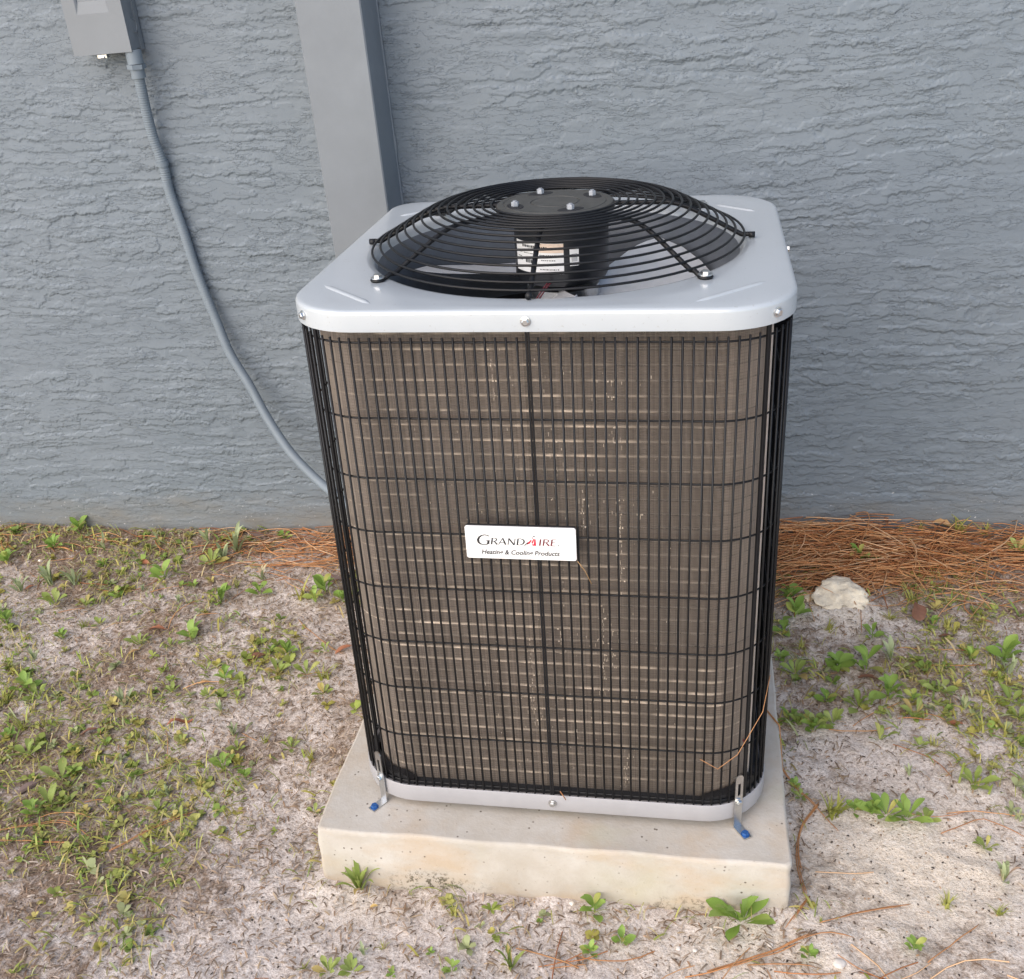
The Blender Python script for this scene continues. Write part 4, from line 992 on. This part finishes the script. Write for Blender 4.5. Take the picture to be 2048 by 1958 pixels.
V3, F3, C3 = straw(75, lambda r: (lambda x, y: (x, y) if not inpad(x, y, .08) else (x+.9 if x < 0 else x, y if abs(x) > .5 else -.5))(r.uniform(-1.6, 1.0), r.uniform(-.62, .5)), 25, (.05,.15), .003, .1)
Vs = np.concatenate([V, V2, V3]); Fs = np.concatenate([F, F2+len(V), F3+len(V)+len(V2)]); Cs = np.concatenate([C, C2, C3])
o = link('scattered_pine_straw', soup('scattered_pine_straw', Vs, Fs, M_NEEDS, Cs, True)); tag(o, kind='stuff')

# single long needles
NLAB = ['long bent orange pine needle at the lower left edge of the lawn','orange pine needle slanting up towards the pad from the lower left lawn','pair of pale orange needles by the dark bark flake left of the unit','thin orange needle zigzagging beside the left edge of the unit','short orange needle in the bare middle of the left lawn','short crossed brown needle in front of the pad\'s left corner','fine orange needle among the sprigs at the wall\'s left end','fine orange needle left of centre in the left lawn','short straight orange needle in the lower left lawn','long orange needle at the very lower left corner',
 'thin straight orange needle leaning off the pad\'s right edge','dark orange needle curving along the right side of the pad','pale needle spray at the pad\'s front right corner','thick orange needle bundle lying in front of the pad at lower right','thin red-brown needle below the thick needle bundle','thin brown needle on the sand below the pad\'s middle',
 'faint orange needle on the pale sand at lower right','orange needle in the middle of the right lawn','arched red-brown needle at the right border above the pale sand','orange needle crossing the weeds right of the pad','thin red-brown needle at the lower right corner','orange needle beside the sprigs in the right lawn','long thin needle below the white rock','upright bent needle near the brown leaf','bent orange needle hanging from the straw heap towards the sand']
for i, P in enumerate(NEEDLES):
    pts = [Vector((x, y, 0)) for x, y in P]; q = spline(pts, .012) if len(pts) > 2 else [pts[0].lerp(pts[1], t/6) for t in range(7)]
    m = MB(); k = 3 if i in (13, 2, 11, 12) else 2 if i in (0, 1, 9, 10, 16, 24) else 1
    for s in range(k):
        off = Vector((random.uniform(-.002,.002), random.uniform(-.003,.003), 0)); n = len(q)
        cut = max(4, int(n*random.uniform(.75, 1))) if s else n
        Q = []
        for j, p in enumerate(q[:cut]):
            w = p+off*(1+2*s*j/n)
            zz = gz_fast(w.x, w.y)+.003
            if inpad(w.x, w.y, .0): zz = max(zz, (UM @ Vector((w.x, w.y, 0))).z+.0015)
            Q.append((w.x, w.y, zz+.0025*math.sin(math.pi*j/n)+.001*s))
        m.tube(Q, [.0010 if k == 3 else .0009]*(len(Q)-1)+[.0004], 5)
    tag(part('pine_needle', m, M_NEEDLE, smooth=True), NLAB[i], 'pine needle', 'single pine needles lying about')
m = MB(); m.tube([UM @ Vector(p) for p in ((.225,-.3262,.140),(.251,-.3265,.1235),(.279,-.331,.158),(.313,-.312,.225),(.324,-.27,.26))], .0006, 5)
tag(part('pine_needle', m, M_NEEDLE, smooth=True), 'bent orange needle caught in the wire guard near its lower right corner', 'pine needle', 'single pine needles lying about')
m = MB(); m.tube([UM @ Vector(p) for p in ((.020,-.334,.0475),(.011,-.331,.062))], .0008, 5)
tag(part('pine_needle', m, M_NEEDLE, smooth=True), 'short orange needle on the base rim right of its middle screw', 'pine needle', 'single pine needles lying about')
m = MB(); m.tube([UM @ Vector(p) for p in ((.052,-.337,.487),(.062,-.335,.47),(.070,-.335,.450))], .0006, 4)
tag(part('dry_stalk', m, M_DRY['tan'], smooth=True), 'thin tan stalk hanging below the right end of the name plate', 'stalk')

# fallen leaves and bark flakes
LLAB = ['square dark red-brown leaf standing right of the white rock','folded brown leaf among the weeds of the right lawn','small brown leaf below the square red-brown one','upright curled brown leaf against the wall in the straw heap','small upright dark leaf against the wall left of the taller curled one','tan leaf on the straw heap beside the unit','pale tan leaf at the wall in the middle of the straw','reddish leaf below the wall in the upper left lawn','small reddish leaf at the left edge of the lawn','star-shaped brown leaf in the lower left lawn','thin reddish leaf in the middle of the left lawn','curled orange-brown leaf on bare sand left of the pad','dark brown leaf left of the unit','small tan leaf in the lawn left of the unit\'s lower half','grey-brown bark flake beside the unit\'s left edge','pale grey bark flake in the lower left lawn','pinkish-brown leaf close to the left side of the unit','dark bark piece at the wall left of the unit','small yellow leaf in front of the pad\'s left end','grey bark flake at the right end of the straw heap','orange-brown leaf in the right lawn','narrow tan leaf in the middle of the left lawn']
def dry_leaf(w, kind):
    m = MB(); rows = []; n = 7
    asp = {'square':.95,'bark':.28,'curl':.20,'up':.5,'red':.45,'brown':.5,'tan':.5,'yellow':.6}[kind]
    for i in range(n):
        t = i/(n-1); prof = (math.sin(math.pi*(.06+.88*t))**.7 if kind != 'square' else min(1, .55+3*min(t, 1-t)+.1*math.sin(i*2.3)))
        hw = w*asp*.5*prof*random.uniform(.82, 1.12); cz = (.10*w*math.sin(math.pi*t) if kind != 'curl' else .14*w*math.sin(2*math.pi*t))
        row = []
        for j in range(5):
            s = j/2-1; row.append((w*(t-.5), s*hw+(.1*w*math.sin(3*t) if kind == 'curl' else 0), cz+abs(s)**1.6*hw*.35*(1 if kind != 'bark' else .1)+random.uniform(-.02,.02)*w))
        rows.append(row)
    m.loft(rows, False)
    if kind == 'bark':
        m2 = MB(); m2.loft([[(x,y,z-.10*w) for x, y, z in r] for r in rows], False); m.add(m2.v, m2.f)
        e = [r[0] for r in rows]+[r[-1] for r in rows[::-1]]; m.loft([e, [(x,y,z-.10*w) for x, y, z in e]], True)
    elif kind in ('red','tan','yellow','brown'): m.tube([(w*.5,0,.0),(w*.62,.01*w,.02*w),(w*.75,.03*w,.01*w)], .012*w, 4)
    return m
for i, (x, y, w, kind) in enumerate(LEAVES):
    w = max(w, .012); mt = M_DRY[{'square':'brown','curl':'red','up':'brown'}.get(kind, kind)]
    y = min(y, YW-.012)
    o = part('bark_flake' if kind == 'bark' else 'fallen_leaf', dry_leaf(w*1.0, kind), mt, smooth=True)
    up = {'square': (R_(38), R_(-30), 1.2), 'up': (R_(60), R_(70), .3)}.get(kind, (random.uniform(-.3,.3), random.uniform(-.2,.2), {9:.5, 11:.35, 10:-.15}.get(i, random.uniform(-.5,.9))))
    o.rotation_euler = up; o.location = (x, y, gz_fast(x, y)+(.006 if kind != 'square' else .022)+(w*.35 if kind == 'up' else 0)+(.022 if (x > .36 and y > .5) else 0))
    tag(o, LLAB[i], 'bark' if kind == 'bark' else 'leaf', 'bark flakes in the lawn' if kind == 'bark' else 'fallen leaves in the lawn')

# white rock and pebbles
def stone(w, seed, flat=.7, n=3):
    import bmesh
    bm = bmesh.new(); bmesh.ops.create_icosphere(bm, subdivisions=n, radius=.5); r = np.random.default_rng(seed); d = [Vector(r.normal(size=3)).normalized() for _ in range(9)]; k = [r.uniform(.30,.46) for _ in d]
    for v in bm.verts:
        p = v.co.copy()
        for a, b in zip(d, k):
            e = p.dot(a)-b
            if e > 0: p -= a*e*.9
        q = float(fbm(np.array([p.x*7+seed]), np.array([p.y*7+p.z*6]), 300, 4)[0]); v.co = p*(1+.15*q)*w; v.co.z *= flat
    me = bpy.data.meshes.new('stone'); bm.to_mesh(me); bm.free(); me.shade_smooth(); return me
me = stone(.128, 5, .55, 5); me.materials.append(M_ROCK)
rk = link('white_rock', me, None, (.515,.405,gz_fast(.515,.405)-.004), (0,.15,.4)); tag(rk, 'large pale limestone rock half buried in the sand right of the unit', 'rock')
me = stone(.05, 8, .5, 3); me.materials.append(M_ROCK)
rk = link('rock_fragment', me, None, (.455,.41,gz_fast(.455,.41)-.002), (0,.1,1.4)); tag(rk, 'small pale rock fragment just left of the white rock', 'rock')
PLAB = ['white pebble touching the foot of the pad, beside the broad leaved weed','small white pebble on the sand in front of the pad\'s left half','grey-white pebble, upper one of two left of the pad\'s middle','white pebble on the open sand below the rosette weed','white pebble right of the big rosette weed','white pebble left of the white pebble on open sand','pale pyramid-shaped stone at the lower right by the needle bundle','tiny white pebble close to the pad\'s front foot','white pebble near the pad\'s front right corner','whitish chip under the sprigs at the upper left']
for i, (x, y, w) in enumerate(PEBBLES):
    w *= .75; me = stone(w, 20+i, .6, 2); me.materials.append(M_PEB)
    tag(link('pebble', me, None, (x, y, gz_fast(x, y)+w*.02), (0,0,i*1.3)), PLAB[i], 'pebble', 'white pebbles on the sand')

# ------------------------------------------------------------------ weeds
def leaf_mesh(name, L, W, prof, mat, arch=.25, fold=.25, n=5, tip=0.):
    m = MB(); rows = []
    for i in range(n+1):
        t = i/n; w = W*.5*prof(t); z = arch*L*math.sin(math.pi*.62*t); x = L*t*(1-.12*t)
        rows.append([(x,-w,z+fold*w),(x,0,z),(x,w,z+fold*w)])
    m.loft(rows, False); return m.mesh(name, mat, smooth=True)
pA = lambda t: max(.10, math.sin(math.pi*min(1, t**1.5*.97))**.8) if t < .999 else .12
pB = lambda t: max(.07, math.sin(math.pi*(t*.96+.02))**.75) if t > .12 else .16
pD = lambda t: .25+.75*math.sin(math.pi*min(1, t*.85+.12)) if t < .98 else .08
LM = {'A': [leaf_mesh('leaf', 1, w, pA, M_LEAFA, a, .3) for w, a in ((.34,.25),(.30,.4),(.38,.15))],
      'B': [leaf_mesh('leaf', 1, w, pB, M_LEAFB, a, .35) for w, a in ((.50,.25),(.42,.4),(.58,.12))],
      'D': [leaf_mesh('leaf', 1, w, pD, M_LEAFD, a, .3) for w, a in ((.20,.30),(.16,.5),(.24,.2))],
      'E': [leaf_mesh('leaf', 1, w, pD, M_LEAFA, a, .3, 6) for w, a in ((.15,.35),(.12,.5),(.18,.3))],
      'F': [leaf_mesh('leaf', 1, w, pA, M_LEAFB, a, .25, 7) for w, a in ((.30,.22),(.26,.34),(.34,.15))]}
BLM = []
for s in range(5):
    m = MB(); r_ = random.Random(s)
    for k in range(15):
        a = r_.uniform(0, 2*math.pi); L = r_.uniform(.5, 1.); sp_a = r_.uniform(.25, 1.0); w = r_.uniform(.018,.034); rows = []
        ox, oy = r_.uniform(-.12,.12), r_.uniform(-.12,.12)
        for i in range(5):
            t = i/4; rad = L*.5*t*sp_a*(.5+t*.8); z = L*.62*(t-.35*sp_a*t*t); x = ox+rad*math.cos(a); y = oy+rad*math.sin(a); ww = w*(1-t)**.6+.002
            rows.append([(x-math.sin(a)*ww,y+math.cos(a)*ww,z),(x+math.sin(a)*ww,y-math.cos(a)*ww,z)])
        m.loft(rows, False)
    BLM.append(m.mesh('grass_tuft', M_BLADE, smooth=True))
STEM = MB(); STEM.tube([(0,0,-.08),(0,.01,.15),(.01,0,.32)], [.022,.018,.010], 5); STEMM = STEM.mesh('stem', M_LEAFB, smooth=True)
def make_weed(x, y, s, size, idx):
    if s == 'F' and size > .08: size *= .95
    if s == 'A' and size > .06: size *= .8
    r_ = random.Random(idx*7+3); z = gz_fast(x, y)
    if x > .38 and y > .5: z += .018
    if s == 'C':
        o = link('grass_tuft', BLM[idx % 5], None, (x, y, z-.002), (0,0,r_.uniform(0,6.28))); q = size*1.15
        o.scale = (q,q,q*.95); return o
    name = {'A':'rosette_weed','B':'broadleaf_weed','D':'silvery_cudweed','E':'strap_leaf_weed','F':'large_rosette_weed'}[s]
    o = root(name, None, None, Matrix.Translation((x, y, z-.001)) @ Matrix.Rotation(r_.uniform(0,6.28),4,'Z'))
    n = {'A': r_.randint(6,9), 'B': r_.randint(6,9), 'D': r_.randint(6,9), 'E': 12, 'F': 15 if size > .08 else 9}[s]
    R0 = size*(.78 if s != 'D' else .66)
    for k in range(n):
        a = k*2.399+r_.uniform(-.35,.35); me = r_.choice(LM[s]); t = k/n
        if s in 'AF': el, L, h = r_.uniform(.12,.6)*(.6+t), R0*r_.uniform(.72,1.08)*(1.05-.25*t), .004*t
        elif s == 'B': el, L, h = r_.uniform(.0,.7), R0*r_.uniform(.55,.85)*(1-.25*t), R0*.55*t
        elif s == 'D': el, L, h = r_.uniform(.45,1.15), R0*r_.uniform(.75,1.2), R0*.3*t
        else: el, L, h = r_.uniform(.3,1.1), R0*r_.uniform(.75,1.25), .004*t
        lo = link('leaf', me, o, (.1*R0*math.cos(a)*(1-t), .1*R0*math.sin(a)*(1-t), h), Euler((r_.uniform(-.35,.35), -el, a), 'XYZ')); lo.scale = (L,L,L)
    if s in 'BD':
        so_ = link('stem', STEMM, o, (0,0,0)); q = R0*1.7; so_.scale = (q*.7,q*.7,q)
    return o
SPEC = {'A':('rosette weed','rosette weed','small rosette weeds'),'B':('broad-leaved sprig','weed','broad-leaved weed sprigs'),'C':('thin grass tuft','grass','thin grass tufts'),'D':('silvery cudweed','weed','silvery cudweeds'),'E':('strap-leaved weed','weed','strap-leaved weeds'),'F':('leafy rosette weed','weed','leafy rosette weeds')}
def zone(x, y):
    if -.42 < x < .40 and y < -.385: return 'in the sand in front of the pad'
    if x < 0:
        if y > .5: return 'at the wall left of the unit'
        col = 'far left' if x < -1.12 else 'middle' if x < -.8 else 'right part'
        row = 'upper' if y > .25 else 'mid' if y > .02 else 'lower' if y > -.2 else 'bottom'
        return 'in the left lawn\'s %s %s' % (row, {'far left':'left','middle':'centre','right part':'right'}[col])
    if y > .44: return 'in the pine straw'
    col = ' by the pad' if x < .56 else ''
    row = 'upper' if y > .25 else 'middle' if y > .02 else 'lower'
    return 'in the %s right lawn%s' % (row, col)
made = []
for i, (x, y, s, size) in enumerate(PLANTS):
    y = min(y, YW-.02)
    if inpad(x, y, .006):
        if y < -.3: y = -.40
        elif x > 0: x = .376
        else: x = -.392
    made.append((make_weed(x, y, s, size, i), x, y, s, size))
groups = {}
for t in made: groups.setdefault((t[3], zone(t[1], t[2])), []).append(t)
ORD = ['leftmost','second','third','fourth','fifth','sixth','seventh','eighth','ninth','tenth','eleventh','twelfth']
NUM = ['','one','two','three','four','five','six','seven','eight','nine','ten','eleven','twelve']
for (s, zn), l in groups.items():
    nm, cat, grp = SPEC[s]; l.sort(key=lambda t: t[1]-.12*t[2]); n = len(l)
    for k, t in enumerate(l):
        if n == 1: lab = 'only %s %s' % (nm, zn)
        elif k == 0: lab = 'leftmost of %s %ss %s' % (NUM[n] if n < 13 else 'the', nm, zn)
        elif k == n-1: lab = 'rightmost of %s %ss %s' % (NUM[n] if n < 13 else 'the', nm, zn)
        else: lab = '%s from left of %s %ss %s' % (ORD[k], NUM[n], nm, zn)
        tag(t[0], lab, 'weed' if cat != 'grass' else 'grass tuft', grp)
